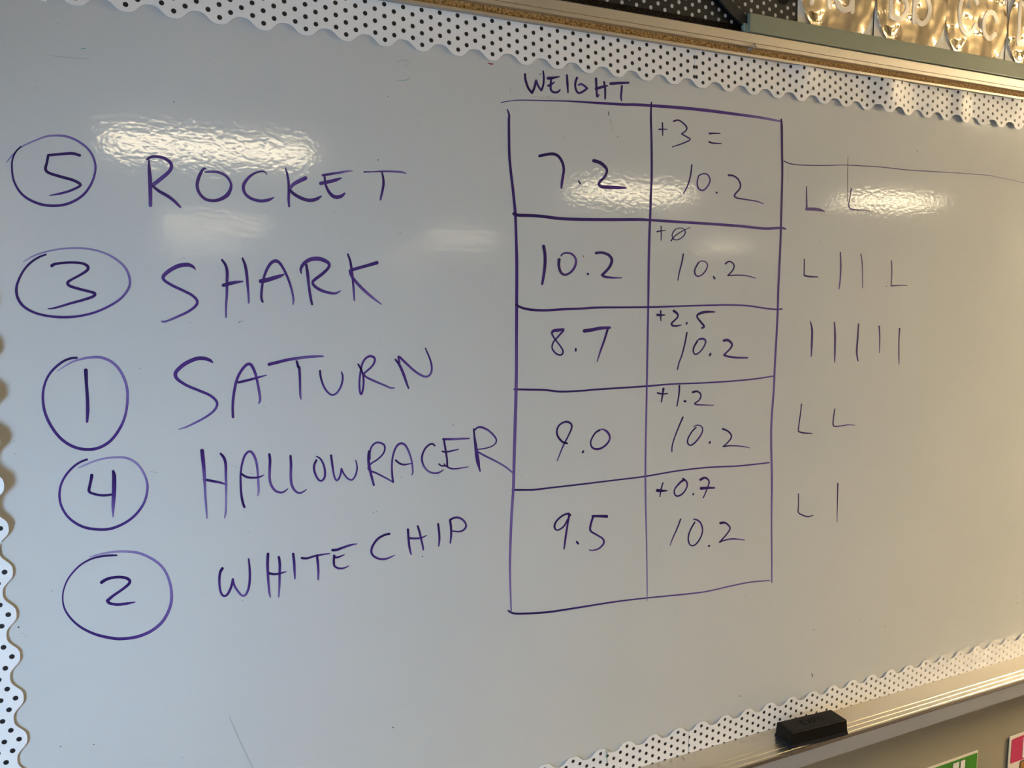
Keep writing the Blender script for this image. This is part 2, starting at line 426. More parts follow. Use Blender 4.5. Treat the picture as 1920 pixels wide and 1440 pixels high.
HAND = [
 ('circled_number', 'purple number 5 in a hand-drawn circle', [
  ('circle', ['@A1 350 315 20,280 385 24,235 460 26,205 560 28,203 700 30,230 880 32,330 1070 36,480 1200 40,700 1290 42,920 1312 42,1120 1285 42,1310 1200 42,1450 1080 40,1560 900 36,1610 700 34,1590 540 34,1500 370 34,1330 230 34,1130 145 34,930 128 30,760 148 28,560 225 22,370 315 20,230 435 18,110 580 10|0 .2 .2 .4 .6 .75 .75']),
  ('digit', ['@A1 1345 462 44,1240 432 46,1130 432 44,815 460 42', '@A1 815 460 42,790 590 42,768 690 46,820 755 44,1000 815 44,1230 880 46,1350 945 46,1340 985 40,1180 1060 38,1000 1110 36,835 1138 14|0 0 .1 .5'])]),
 ('marker_word', 'purple word ROCKET', [
  ('letter', ['@A2 185 190 20,190 350 55,205 550 68,210 750 65,212 1010 58|.1 .3 .5', '@A2 150 180 30,210 140 44,330 130 46,470 165 50,570 240 55,590 320 60,540 410 62,400 530 68,260 640 66|.1 .3 .4 .5', '@A2 250 660 36,370 755 50,520 840 55,640 930 50,720 1010 45,755 1045 25|.1 .2 .4']),
  ('letter', ['@A2 1215 360 14,1180 340 36,1120 420 55,1065 560 58,1055 680 52,1100 800 48,1200 895 50,1340 925 50,1480 895 60,1600 815 70,1660 690 50,1650 590 36,1570 480 40,1440 415 45,1310 402 40,1195 412 25|.2 .3 .2 .4 .5']),
  ('letter', ['@A3 725 455 12,690 395 25,610 375 35,470 410 42,330 500 60,220 640 72,195 760 65,240 880 60,340 970 60,480 1025 62,620 1043 65,770 1015 65,880 965 20|.1 .4 .3 .4']),
  ('letter', ['@A3 1140 295 18,1180 430 45,1210 600 52,1220 800 58,1215 1000 55,1225 1165 40|.2 .2 .4', '@A3 1590 530 85,1440 600 85,1320 670 75,1250 760 60|.4 .5', '@A3 1245 800 60,1340 890 66,1500 980 70,1650 1025 72,1770 1020 75,1870 985 70,1950 932 25|.1 .2 .3']),
  ('letter', ['@A4 180 310 34,185 380 34,205 470 38,260 580 50,330 650 60,400 670 64,480 650 60,540 600 30|.1 .2 .4', '@A4 150 275 45,300 250 40,480 222 38,600 200 28,685 197 12|.2 .5 .8', '@A4 110 420 60,240 395 60,380 360 55,480 325 20|.4 .3']),
  ('letter', ['@A4 890 215 24,1050 212 16,1200 205 26,1400 207 32,1560 218 34,1645 240 15|.1 .5 .7', '@A4 1210 225 22,1232 320 36,1238 430 42,1220 550 40,1195 660 35,1185 715 28|0 .1 .5'])]),
 ('circled_number', 'purple number 3 in a hand-drawn circle', [
  ('circle', ['@A5 530 218 24,420 260 30,300 340 32,200 450 30,120 600 32,85 740 38,110 880 38,200 1000 36,360 1090 34,560 1140 34,780 1158 36,1000 1145 34,1250 1090 32,1480 990 34,1660 870 34,1770 720 34,1785 580 34,1720 420 30,1580 290 28,1380 185 24,1150 132 22,930 122 22,700 142 20,480 190 20,320 250 18,190 330 8' + CT]),
  ('digit', ['@A5 620 385 50,660 362 38,800 342 34,950 338 34,1080 352 36,1155 395 44,1150 450 42,1050 520 36,920 590 34,855 640 44,890 690 40,1050 740 38,1200 778 40,1265 805 44,1240 845 42,1100 895 38,900 950 34,680 1015 30,560 1032 12|0 .1 .2'])]),
 ('marker_word', 'purple word SHARK', [
  ('letter', ['@A6 640 380 10,600 335 40,520 305 60,380 320 62,240 390 60,140 480 55,150 545 42,280 630 40,450 710 40,590 785 40,665 870 40,640 950 40,520 1040 38,350 1120 34,220 1175 30,150 1195 30,110 1190 22|.2 .4 .3 .4 .6']),
  ('letter', ['@A6 1055 230 32,1110 310 40,1135 420 46,1132 560 42,1130 750 36,1118 950 32,1117 1125 24|0 .4 .6', '@A6 1375 205 28,1415 310 42,1440 450 44,1455 620 38,1470 800 30,1470 900 22|0 .3 .6', '@A6 1075 625 50,1150 605 56,1260 580 48,1380 565 20|.1 .4']),
  ('letter', ['@A6 1690 885 28,1670 820 36,1675 700 38,1690 590 34,1710 500 36,1760 370 42,1830 270 48,1900 245 52@A7 120 285 44,180 370 38,240 490 36,290 620 36,330 760 32,350 880 32,345 965 20|.1 .3 .3 .6', '@A6 1660 560 60,1750 545 66,1900 500 58@A7 140 500 50,205 470 15|.2 .4']),
  ('letter', ['@A7 560 320 36,580 450 46,600 640 40,630 850 40,655 965 32|0 .4 .1', '@A7 480 460 14,470 390 40,520 300 55,620 235 62,740 218 66,850 245 60,930 300 44,920 370 42,820 470 48,700 560 48,665 610 40,700 670 44,800 735 44,930 775 40,1040 785 36,1125 742 12|.2 .4 .2 .3 .5']),
  ('letter', ['@A7 1240 145 24,1280 260 36,1305 420 40,1325 600 34,1340 780 32,1348 900 24|0 .3 .6', '@A7 1715 285 56,1560 330 48,1400 375 48,1290 410 52,1280 440 44,1320 530 44,1450 680 44,1620 835 40,1790 965 16|.2 .3 .5 .7'])]),
 ('circled_number', 'purple number 1 in a hand-drawn circle', [
  ('circle', ['@A8 575 142 26,480 155 30,370 210 30,250 320 30,175 450 28,140 620 30,160 820 34,240 1010 36,370 1180 36,530 1285 36,700 1322 36,860 1300 36,1010 1210 36,1130 1050 34,1200 880 30,1228 680 32,1215 500 32,1140 320 32,1030 200 32,900 142 32,790 135 30,650 155 26,500 205 22,330 312 8|0 .3 .3 .2 .4 .7 .7 .85']),
  ('digit', ['@A8 692 305 48,700 480 38,712 650 40,716 820 44,708 965 28|0 .1 .3'])]),
 ('marker_word', 'purple word SATURN', [
  ('letter', ['@B1 630 160 16,590 125 44,490 95 52,370 105 55,210 180 56,95 280 54,70 345 52,110 415 44,250 505 38,430 580 38,590 650 36,680 730 36,695 800 34,640 890 32,510 985 30,350 1070 28,220 1130 22,120 1158 10|.2 .4 .3 .5 .7']),
  ('letter', ['@B1 935 975 36,930 830 34,940 680 38,970 500 38,1010 370 38,1070 265 38,1140 190 40,1190 182 42,1230 230 42,1275 340 36,1310 500 34,1335 640 36,1340 730 32,1320 768 18|.2 .4 .4 .6', '@B1 1020 455 36,1150 425 36,1300 385 32,1440 345 12|.1 .5']),
  ('letter', ['@B1 1475 185 44,1600 155 44,1750 118 42,1915 92 40@B2 100 210 34,220 202 30,325 200 20|.2 .5 .6', '@B1 1890 140 30,1915 230 36@B2 5 340 30,14 450 30,18 600 26,22 720 24,32 772 12|0 .3 .6']),
  ('letter', ['@B2 285 395 26,295 480 26,330 590 24,380 670 24,440 713 24,500 695 24,555 620 24,585 520 24,585 450 22,570 408 14|0 .4 .5 .2']),
  ('letter', ['@B2 792 305 20,825 360 22,850 420 22,865 500 24,862 600 24,845 690 24,830 708 22,815 660 24,810 560 24,820 440 24,845 310 24,890 230 26,950 198 30,1005 215 30,1015 260 26,980 330 24,910 395 24,872 435 22,900 475 24,1000 525 26,1130 580 24,1230 622 20,1275 618 14|0 .4 .4 .4 .6']),
  ('letter', ['@B2 1290 245 22,1340 310 30,1395 430 34,1440 560 26,1465 625 20|0 .4 .2', '@B2 1345 290 20,1330 215 28,1345 208 28,1430 290 28,1540 390 28,1640 455 26,1710 470 24,1760 430 24,1775 350 24,1755 250 22,1715 150 20,1690 92 14|.3 .5 .5 .1'])]),
 ('circled_number', 'purple number 4 in a hand-drawn circle', [
  ('circle', ['@B3 620 182 30,530 215 32,420 285 32,300 410 34,215 560 34,182 730 36,205 900 36,290 1060 36,420 1180 38,600 1265 40,830 1295 40,1020 1275 40,1220 1190 38,1390 1060 38,1520 880 36,1575 690 36,1570 530 34,1500 360 32,1390 230 32,1250 160 30,1090 148 28,900 165 26,720 215 26,580 275 26,480 318 12|0 .4 .3 .2 .4 .75 .8 .9']),
  ('digit', ['@B3 695 435 50,685 500 44,665 590 42,650 680 44,690 715 36,800 745 36,900 752 36,1020 738 36|0 .1', '@B3 1035 370 40,1050 450 62,1050 600 66,1045 750 62,1035 900 50,1033 1000 36,1033 1100 10|0 .2 .5 .7'])]),
 ('marker_word', 'purple word HALLOWRACER', [
  ('letter', ['@B4 150 120 54,165 260 54,180 420 46,190 600 36,200 800 32,215 1000 26,225 1135 14|.1 .5 .7 .7', '@B4 430 165 30,480 230 40,505 330 38,508 500 34,512 700 30,510 900 26,505 1040 26,488 1130 12|0 .5 .8 .7', '@B4 180 552 36,330 580 36,430 600 32,530 630 14|0 .2 .5']),
  ('letter', ['@B4 785 965 34,755 870 36,735 730 32,728 560 28,732 440 28,755 300 30,800 180 32,865 130 34,920 175 36,965 290 34,985 440 30,995 600 32,1000 730 28,985 795 16|0 .2 .4 .6 .8', '@B4 745 470 30,820 515 32,920 525 30,1010 515 26,1078 485 12|0 .3']),
  ('letter', ['@B4 1160 175 34,1170 270 38,1165 400 38,1165 540 34,1190 640 34,1250 720 32,1330 748 28,1390 730 24,1440 688 10|0 .5 .5 .3']),
  ('letter', ['@B4 1478 200 32,1485 330 36,1482 500 34,1495 630 36,1545 720 32,1610 755 26,1670 735 22,1718 700 10|0 .5 .5 .3']),
  ('letter', ['@B5 290 725 32,255 800 34,255 890 34,290 990 32,340 1055 30,385 1055 30,425 1000 32,430 900 32,405 790 28,355 700 26,290 660 16|.1 .4 .4 .1']),
  ('letter', ['@B5 530 645 32,545 760 34,565 900 30,590 1010 28,625 1055 28,665 1010 28,690 930 26,700 865 28|0 .5 .3', '@B5 700 865 28,735 940 24,800 1020 26,870 1045 26,925 980 26,955 870 24,950 790 20,932 728 14|.3 .5 .2']),
  ('letter', ['@B5 1148 575 28,1140 680 36,1150 800 44,1175 920 40,1205 1040 34,1230 1130 30|0 .4 .3', '@B5 1165 700 26,1165 600 26,1190 510 26,1250 445 28,1320 435 28,1395 470 30,1410 540 26,1380 620 24,1290 710 24,1190 775 24,1140 840 28,1160 890 28,1260 930 28,1400 1000 26,1540 1078 24|.3 .4 .2 .3 .6']),
  ('letter', ['@B5 1545 1080 30,1530 960 30,1525 820 26,1535 690 26,1570 560 28,1620 475 32,1685 447 34,1745 480 34,1800 580 28,1845 720 26,1865 860 26,1865 930 24,1850 965 14|.2 .3 .5 .6', '@B5 1590 725 30,1650 775 30,1720 795 28,1800 785 20,1855 772 12|0 .4']),
  ('letter', ['@B6 480 485 24,445 455 28,390 470 28,320 540 28,275 650 30,275 740 30,310 830 28,380 905 28,470 935 28,550 925 26,625 880 12|0 .2 .6 .3']),
  ('letter', ['@B6 630 380 28,655 540 30,680 700 28,685 810 28|.1 .1', '@B6 620 380 34,800 378 34,940 370 30,1045 368 18|.2 .6 .4', '@B6 605 578 24,660 590 26,760 570 26,870 545 14|0 .4', '@B6 550 785 22,590 815 24,660 815 26,720 850 26,800 865 22,920 850 20,1035 830 10|0 .2 .5', '@B6 635 785 18,662 818 18|0']),
  ('letter', ['@B6 1120 215 26,1130 330 30,1150 480 44,1170 640 60,1190 760 56,1205 830 34,1222 900 22|0 .3 .3', '@B6 1135 230 26,1180 190 28,1250 185 34,1350 230 30,1440 310 28,1490 390 22,1465 460 18,1380 510 18,1270 535 18,1175 548 18|.2 .5 .2 .2', '@B6 1170 575 24,1300 650 28,1480 740 26,1620 820 26,1750 920 26|.4 .7'])]),
 ('circled_number', 'purple number 2 in a hand-drawn circle', [
  ('circle', ['@B7 900 160 20,820 162 28,680 175 28,520 220 26,360 320 24,220 480 22,150 640 20,133 780 20,165 930 24,270 1080 28,420 1200 32,620 1290 36,850 1340 40,1000 1345 40,1200 1315 40,1400 1230 40,1560 1090 40,1660 890 38,1680 700 36,1640 500 32,1550 330 32,1400 210 32,1220 130 32,1050 108 30,900 108 26,740 128 22,600 160 16,510 185 6|0 .2 .2 .2 .5 .7 .75 .85']),
  ('digit', ['@B7 685 545 44,760 500 40,860 475 36,960 470 36,1050 490 40,1088 530 40,1060 580 38,960 660 34,850 735 36,770 805 44|0 .1 .2', '@B7 770 805 40,780 828 40,830 850 36,920 860 38,1050 845 34,1160 825 12|.1 .3'])]),
 ('marker_word', 'purple words WHITE CHIP', [
  ('letter', ['@B8 125 485 36,95 540 34,83 640 30,90 760 28,115 840 28,150 868 28,195 845 28,240 760 30,262 680 30,270 635 30|0 .4 .2 .2', '@B8 270 635 30,290 720 26,340 800 26,400 863 26,450 845 28,490 750 30,505 620 30,502 480 28,488 355 20|.3 .6 .2 .2']),
  ('letter', ['@B8 757 285 34,750 420 36,755 560 32,765 720 28,775 820 26,790 885 14|0 .4 .6', '@B8 907 330 32,920 420 34,918 560 32,915 720 28,905 880 18|0 .4 .7', '@B8 765 550 34,840 565 30,920 555 28,1010 530 10|0 .3']),
  ('letter', ['@B8 1105 285 32,1118 400 36,1125 530 30,1130 630 16|0 .4 .5']),
  ('letter', ['@B8 1225 342 30,1300 345 28,1400 315 26,1500 295 24,1612 280 14|0 .2 .5', '@B8 1435 305 28,1445 400 32,1455 520 28,1452 640 20|0 .4 .6']),
  ('letter', ['@B8 1672 310 30,1668 400 30,1680 455 28,1740 485 26,1810 480 22,1880 448 8|0 .2 .4', '@B8 1650 232 34,1710 228 34,1800 195 30,1900 162 28@C1 215 515 10|0 .3 .5', '@B8 1675 310 30,1690 335 28,1740 325 26,1815 295 10|0 .3']),
  ('letter', ['@C1 665 375 28,590 395 28,500 450 28,435 540 28,415 610 28,430 665 28,490 710 28,570 728 26,650 712 22,735 672 8|0 .1 .3 .4']),
  ('letter', ['@C1 922 315 28,930 430 30,940 540 30,955 620 26,968 660 18|0 .2 .5', '@C1 1058 270 26,1085 360 28,1110 470 26,1130 560 24,1135 597 18|0 .2 .4', '@C1 935 435 30,1020 440 26,1110 430 24,1185 395 8|.2 .4']),
  ('letter', ['@C1 1340 240 26,1352 340 28,1358 450 26,1348 545 16|0 .1 .4']),
  ('letter', ['@C1 1505 185 28,1518 280 28,1520 400 26,1508 505 16|0 .1 .4', '@C1 1505 185 28,1545 160 26,1610 150 28,1680 180 26,1725 245 24,1715 300 24,1660 340 22,1590 345 20,1525 330 18|0 .4 .2 .3'])]),
 ('marker_word', 'purple heading WEIGHT above the table', [
  ('letter', ['@C2 385 135 24,395 220 28,430 320 28,480 385 28|0', '@C2 480 385 28,510 320 26,535 220 24|0', '@C2 535 220 24,560 290 24,605 352 24|.2', '@C2 605 352 24,630 280 24,637 180 24,628 95 18|0']),
  ('letter', ['@C2 735 200 24,728 290 26,735 350 26,780 380 28,830 370 26,855 340 14|.1', '@C2 695 190 38,760 185 34,845 168 12|.1', '@C2 695 290 26,740 270 26,780 240 12|.1']),
  ('letter', ['@C2 945 150 24,952 260 28,960 380 16|0 .1']),
  ('letter', ['@C2 1080 185 28,1060 240 26,1058 310 24,1080 370 26,1115 388 26,1170 360 28,1215 325 24|.1 .2', '@C2 1215 325 24,1170 285 24,1130 268 28,1100 280 22|.3 .5']),
  ('letter', ['@C2 1333 195 26,1338 300 26,1345 420 24,1355 440 18,1375 405 10|0 .1', '@C2 1440 240 22,1455 330 24,1455 465 18|.1', '@C2 1335 330 36,1420 305 34,1490 290 14|.1']),
  ('letter', ['@C2 1530 262 36,1650 254 34,1765 250 26|.1 .2', '@C2 1678 290 24,1672 380 26,1665 440 22,1675 490 16|.1 .2'])]),
 ('marker_table', 'purple hand-drawn table of two columns and five rows', [
  ('table_line', ['@C2 70 515 12,140 500 10,300 482 12,500 485 14,700 490 16,950 495 16,1200 510 24,1450 525 32,1700 540 32,1915 545 34@C4 500 150 38,850 185 38,1200 230 34,1500 270 30,1700 305 26,1815 328 20|.4 .3 .2 .3 .4 .4 .7']),
  ('table_line', ['@C2 150 605 10,175 680 24,172 775 30@C3 110 200 32,130 450 32,160 700 34,190 1000 36@C6 196 60 34,205 350 34,213 700 38,212 1180 38@C8 126 500 34,125 900 34@D2 188 0 36,180 300 36,168 700 34,158 1100 32@D4 115 150 22,98 400 22,85 750 20,83 950 18,95 1320 12|.1 .1 .2 .3 .5 .55 .6 .65 .75']),
  ('table_line', ['@C4 148 80 14,143 130 16,140 300 22,148 600 24,150 1020 26@C5 140 500 26,130 800 26@C7 120 300 28,110 800 26,105 1200 22@D1 95 600 22,88 1000 20@D3 82 600 20,75 1000 20,72 1400 20@D5 60 600 12,68 1000 10,72 1300 9,70 1420 5|0 .1 .2 .4 .5 .6 .65 .7 .75']),
  ('table_line', ['@C4 1815 300 18,1822 400 28,1825 700 26,1828 1020 24@C5 1812 900 24@C7 1800 500 22,1780 900 24,1768 1300 22@D1 1755 400 22,1730 850 22@D3 1785 200 22,1755 600 22,1748 900 22,1758 1400 22@D5 1315 600 12,1318 1000 11,1318 1235 10|0 .1 .2 .4 .55 .6 .6 .65']),
  ('table_line', ['@C3 175 1040 44,240 1060 42,420 1065 40,600 1080 40,800 1105 40,1100 1118 40,1500 1122 40,1900 1120 38@C5 140 842 30,500 865 32,900 890 32,1300 920 32,1600 950 30,1800 942 30,1870 955 20|0 .1 .15 .2 .35 .4 .4']),
  ('table_line', ['@C8 120 75 26,190 115 28,320 143 30,500 150 28,750 135 28,950 128 26,1150 115 26,1500 112 24,1900 108 24@C7 450 1195 20,800 1185 20,1150 1178 20,1400 1190 20,1600 1220 20,1750 1235 20,1825 1230 16|0 .15 .2 .25 .35 .45 .4']),
  ('table_line', ['@C8 100 1165 22,300 1170 24,500 1175 24,690 1195 24,950 1185 22,1150 1168 22,1500 1145 22,1800 1125 22@D1 400 1030 18,800 1015 18,1200 990 18,1500 960 18,1720 925 14|0 .1 .15 .3 .4 .45']),
  ('table_line', ['@D2 145 1225 24,300 1225 22,420 1222 22,650 1195 20,1000 1155 20,1450 1100 18,1850 1050 18@D3 500 1300 18,900 1255 18,1300 1235 18,1600 1205 16,1720 1190 16|0 .1 .15 .25 .35 .4']),
  ('table_line', ['@D4 68 1312 16,110 1335 18,200 1340 18,450 1325 18,750 1280 16,1100 1225 14,1390 1190 12@D5 400 1360 14,620 1335 12,750 1310 12,900 1275 12,1100 1235 12,1295 1218 10|0 .1 .3 .5 .55 .6'])]),
 ('marker_number', 'purple number 7.2 in the table', [
  ('digit', ['@C3 530 240 36,620 220 38,720 212 40,790 245 36,845 330 34,865 430 32,850 540 34,838 620 32,832 685 22|0 0 .1 .3']),
  ('decimal_point', ['@C3 1070 585 20,1092 620 22|0']),
  ('digit', ['@C3 1280 305 44,1370 335 46,1440 395 40,1462 450 30,1430 530 32,1370 590 32,1350 630 34,1390 665 44,1500 672 46,1620 678 40,1725 682 20|0 .1 .3 .4'])]),
 ('marker_number', 'purple +3 = beside 7.2', [
  ('sign', ['@C4 245 428 18,300 428 14,350 428 8|0', '@C4 288 345 14,290 430 16,292 510 8|0']),
  ('digit', ['@C4 435 325 22,490 310 16,550 345 16,598 400 18,590 445 16,535 487 16|0 .1', '@C4 535 487 16,600 525 16,645 560 16,560 605 16,415 655 10|.1']),
  ('sign', ['@C4 895 482 24,960 480 16,1030 482 10|0', '@C4 890 590 22,930 605 18,1045 612 10|0'])]),
 ('marker_number', 'purple 10.2 under +3 =', [
  ('digit', ['@C5 667 130 16,650 260 18,615 390 16,560 500 12|0 .1 .3']),
  ('digit', ['@C5 755 270 14,810 245 16,865 255 16,898 310 16,890 370 18,840 440 20,795 460 18,750 430 18,735 360 16,752 275 14|.2 .5 .2']),
  ('decimal_point', ['@C5 985 488 24|0']),
  ('digit', ['@C5 1140 265 24,1200 272 20,1260 315 18,1290 380 18,1280 440 18,1215 520 18,1240 555 18,1350 575 16,1500 600 14,1585 632 8|0 .1 .5'])]),
 ('marker_number', 'purple number 10.2 in the first table column', [
  ('digit', ['@C6 585 455 40,603 560 38,605 680 38,592 820 36,565 980 28|0 .1 .3']),
  ('digit', ['@C6 800 640 38,795 720 34,820 810 32,870 850 30,940 830 28,1000 770 30,1032 690 28,1025 620 26,970 560 24,895 548 22,850 560 20,825 590 14|0 .2 .5 .2']),
  ('decimal_point', ['@C6 1198 840 32|0']),
  ('digit', ['@C6 1310 550 34,1400 545 34,1490 580 36,1530 650 38,1500 740 36,1440 810 34,1395 855 34|.1', '@C6 1395 855 34,1440 880 34,1550 892 24,1670 892 14|.1 .6'])]),
 ('marker_number', 'purple plus slashed zero', [
  ('sign', ['@C7 222 235 18,275 225 14,328 218 8|0', '@C7 270 165 12,272 260 12,270 348 8|0']),
  ('digit', ['@C7 455 205 12,500 190 10,550 195 10,582 235 12,565 285 12,510 330 12,450 340 12,415 310 10,418 255 12,455 205 14|.1 .2', '@C7 400 352 16,450 290 12,540 230 12,645 180 6|0 .2'])]),
 ('marker_number', 'purple 10.2 under plus slashed zero', [
  ('digit', ['@C7 556 525 14,540 620 16,505 760 14,486 860 10|0 .2']),
  ('digit', ['@C7 752 635 16,710 710 16,705 770 16,735 808 16,790 795 14,845 735 14,868 670 12,850 630 12,800 612 12,752 628 10|0 .2 .4']),
  ('decimal_point', ['@C7 945 815 18,960 838 22|0']),
  ('digit', ['@C7 1100 648 20,1130 622 18,1175 625 16,1210 670 16,1190 735 16,1130 800 16|0', '@C7 1130 800 16,1160 798 14,1270 795 14,1380 805 14,1490 835 8|0 .4'])]),
 ('marker_number', 'purple number 8.7 in the table', [
  ('digit', ['@C8 730 395 28,660 405 40,600 415 36,582 450 22,620 520 18,690 610 18,725 680 20,700 722 22,640 710 20,585 640 18,600 560 18,660 490 20,725 415 26|.3 .2 .1 .1 .3']),
  ('decimal_point', ['@C8 888 645 22,888 670 22|0']),
  ('digit', ['@C8 1000 415 44,1100 400 42,1200 380 40,1325 372 30|.1 .4', '@C8 1300 385 26,1260 520 24,1210 660 22,1162 810 8|.1 .5'])]),
 ('marker_number', 'purple +2.5', [
  ('sign', ['@D1 225 140 30,270 143 26,322 142 10|0', '@D1 265 90 18,266 150 16,268 215 10|0']),
  ('digit', ['@D1 435 90 32,480 125 26,485 165 20,440 215 20,405 250 24,420 278 26,470 282 22,530 270 10|0 .1']),
  ('decimal_point', ['@D1 603 240 20,597 256 20|0']),
  ('digit', ['@D1 960 102 16,880 100 28,810 108 34,745 135 26,735 170 20,780 230 24,820 280 26,815 305 22,790 308 18|0 .1'])]),
 ('marker_number', 'purple 10.2 under +2.5', [
  ('digit', ['@D1 602 370 18,580 490 18,540 650 16,500 760 14,482 840 14|0 .2']),
  ('digit', ['@D1 735 480 22,695 550 20,685 610 18,710 648 18,765 620 16,820 550 16,845 480 18,820 450 26,780 448 26,740 465 14|0 .2 .4']),
  ('decimal_point', ['@D1 906 640 22,897 660 22|0']),
  ('digit', ['@D1 1080 470 32,1130 465 32,1180 510 24,1170 560 20,1110 625 18,1080 655 24|.1 .2', '@D1 1080 655 24,1120 672 24,1230 688 24,1380 692 18|.1 .4'])]),
 ('marker_number', 'purple number 9.0 in the table', [
  ('digit', ['@D2 845 625 22,790 610 24,735 550 24,712 480 20,735 405 20,790 360 20,850 350 28,900 380 22,900 440 20,860 530 16,790 670 16,718 850 10|0 .1 .2 .5']),
  ('decimal_point', ['@D2 1055 726 22,1045 742 24|0']),
  ('digit', ['@D2 1265 455 24,1210 490 20,1160 570 18,1148 630 18,1170 680 22,1220 700 26,1290 685 24,1360 630 22,1395 560 18,1375 495 28,1330 455 22,1280 443 10|0 .1 .2 .4'])]),
 ('marker_number', 'purple +1.2', [
  ('sign', ['@D3 235 262 22,300 275 20,368 268 12|0', '@D3 312 205 28,300 290 20,285 382 14|0']),
  ('digit', ['@D3 525 165 22,520 270 18,492 440 12|0 .1']),
  ('decimal_point', ['@D3 592 372 26,606 373 26|0']),
  ('digit', ['@D3 705 252 28,760 240 24,810 280 18,800 340 16,760 380 16,725 405 18,760 418 16,860 422 14,980 425 10|0 .1 .5'])]),
 ('marker_number', 'purple 10.2 under +1.2', [
  ('digit', ['@D3 572 585 18,530 680 16,470 830 14,430 960 14,425 1045 12|0 .1']),
  ('digit', ['@D3 745 722 16,690 780 16,640 870 16,635 930 18,670 960 18,730 925 18,800 840 16,835 760 14,820 710 14,770 690 14,712 710 8|0 .2 .4']),
  ('decimal_point', ['@D3 935 912 20,926 930 22|0']),
  ('digit', ['@D3 1105 742 24,1170 770 20,1215 820 18,1210 870 16,1160 930 14,1110 975 14|0', '@D3 1110 975 18,1200 965 16,1300 968 14,1400 980 12,1460 995 8|0 .5'])]),
 ('marker_number', 'purple number 9.5 in the table', [
  ('digit', ['@D4 670 395 10,650 375 18,590 395 16,530 450 16,512 505 18,540 535 14,600 500 14,640 430 14|0 .1', '@D4 655 385 20,640 470 16,620 600 18,605 715 12|.1 .3']),
  ('decimal_point', ['@D4 728 648 18,740 664 18|0']),
  ('digit', ['@D4 1015 402 28,950 400 24,880 400 20|.1 .2', '@D4 885 405 18,862 480 18,860 540 18,920 580 16,980 620 16,985 665 16,940 712 14,880 730 12,850 725 10|.1 .3 .5'])]),
 ('marker_number', 'purple +0.7', [
  ('sign', ['@D5 175 318 30,220 320 22,270 320 10|0', '@D5 230 240 10,210 310 14,198 382 8|0']),
  ('digit', ['@D5 440 210 22,400 240 18,350 300 12,345 350 14,375 375 16,430 345 14,470 280 12,465 230 16,430 200 16|.2 .1 .3']),
  ('decimal_point', ['@D5 533 348 12,531 360 14|0']),
  ('digit', ['@D5 605 210 24,650 190 20,690 225 14,675 290 12,632 392 9|.1 .3', '@D5 612 297 28,680 292 24,745 292 14|.1 .3'])]),
 ('marker_number', 'purple 10.2 under +0.7', [
  ('digit', ['@D5 406 605 12,370 700 12,325 800 10,300 868 5|0 .4']),
  ('digit', ['@D5 548 635 12,500 720 12,482 800 12,500 860 12,545 865 12,600 800 12,625 720 12,610 650 14,575 615 16,535 605 10|0 .1 .3']),
  ('decimal_point', ['@D5 686 875 15,694 870 15|0']),
  ('digit', ['@D5 805 645 24,850 640 18,900 690 12,870 750 11,795 835 12|.1', '@D5 795 835 13,850 815 12,930 802 14,1045 813 8|.1 .6'])]),
 ('marker_line', 'thin purple line running off beside the table', [
  ('underline', ['@D6 240 335 14,300 365 14,400 388 12,550 398 12,850 402 10,1150 396 10,1400 408 12,1650 422 12@Q3 1290 958 5,1500 970 5,1700 985 5,1800 1002 5,1920 1028 5,2060 1058 5,2200 1080 3|0 .1'])]),
 ('tally_row', 'two purple L marks under the thin line', [
  ('tally_mark', ['@D6 577 718 12,577 850 18,580 1050 26|0 .2', '@D6 580 1055 44,700 1058 46,790 1072 36,845 1090 16|.3 .3']),
  ('tally_mark', ['@D6 1250 750 16,1235 850 12,1215 960 12,1215 1020 14,1260 1060 18,1400 1072 16,1540 1088 8|.2 .3 .2'])]),
 ('tally_row', 'purple marks L | | L', [
  ('tally_mark', ['@D7 168 155 10,166 330 12|0', '@D7 168 340 18,230 352 18,320 355 10|0 .2']),
  ('tally_mark', ['@D7 574 80 12,578 220 16,572 380 14,558 492 9|0 .4']),
  ('tally_mark', ['@D7 805 100 10,820 220 10,824 480 6|0 .3']),
  ('tally_mark', ['@D7 1148 175 14,1152 300 14,1145 455 12|0', '@D7 1145 455 16,1240 450 12,1325 452 7|0 .2'])]),
 ('tally_row', 'five purple vertical tally marks', [
  ('tally_mark', ['@D7 236 855 8,255 950 20,252 1120 20,246 1250 8|0 .3']),
  ('tally_mark', ['@D7 507 865 12,514 1000 20,512 1200 18,510 1315 8|0 .4']),
  ('tally_mark', ['@D7 778 885 14,768 1050 18,758 1200 18,772 1300 12|0 .1']),
  ('tally_mark', ['@D7 1010 910 14,1016 1030 12,1012 1210 5|0 .3']),
  ('tally_mark', ['@D7 1240 935 14,1232 1080 12,1232 1240 12,1234 1340 6|0 .2'])]),
 ('tally_row', 'two purple L marks below the five tally marks', [
  ('tally_mark', ['@D8 237 98 9,220 240 9,204 365 9,215 385 14,260 397 14,345 402 8|0 .1']),
  ('tally_mark', ['@D8 583 148 9,568 250 9,566 315 12,590 330 12,660 322 9,720 313 9,790 317 5|0 .1 .5'])]),
 ('tally_row', 'purple marks L |', [
  ('tally_mark', ['@D8 205 1030 9,205 1150 9,204 1220 11,250 1252 13,305 1267 13,358 1252 7|0 .1']),
  ('tally_mark', ['@D8 614 922 11,610 1100 9,606 1320 4|0 .3'])]),
]


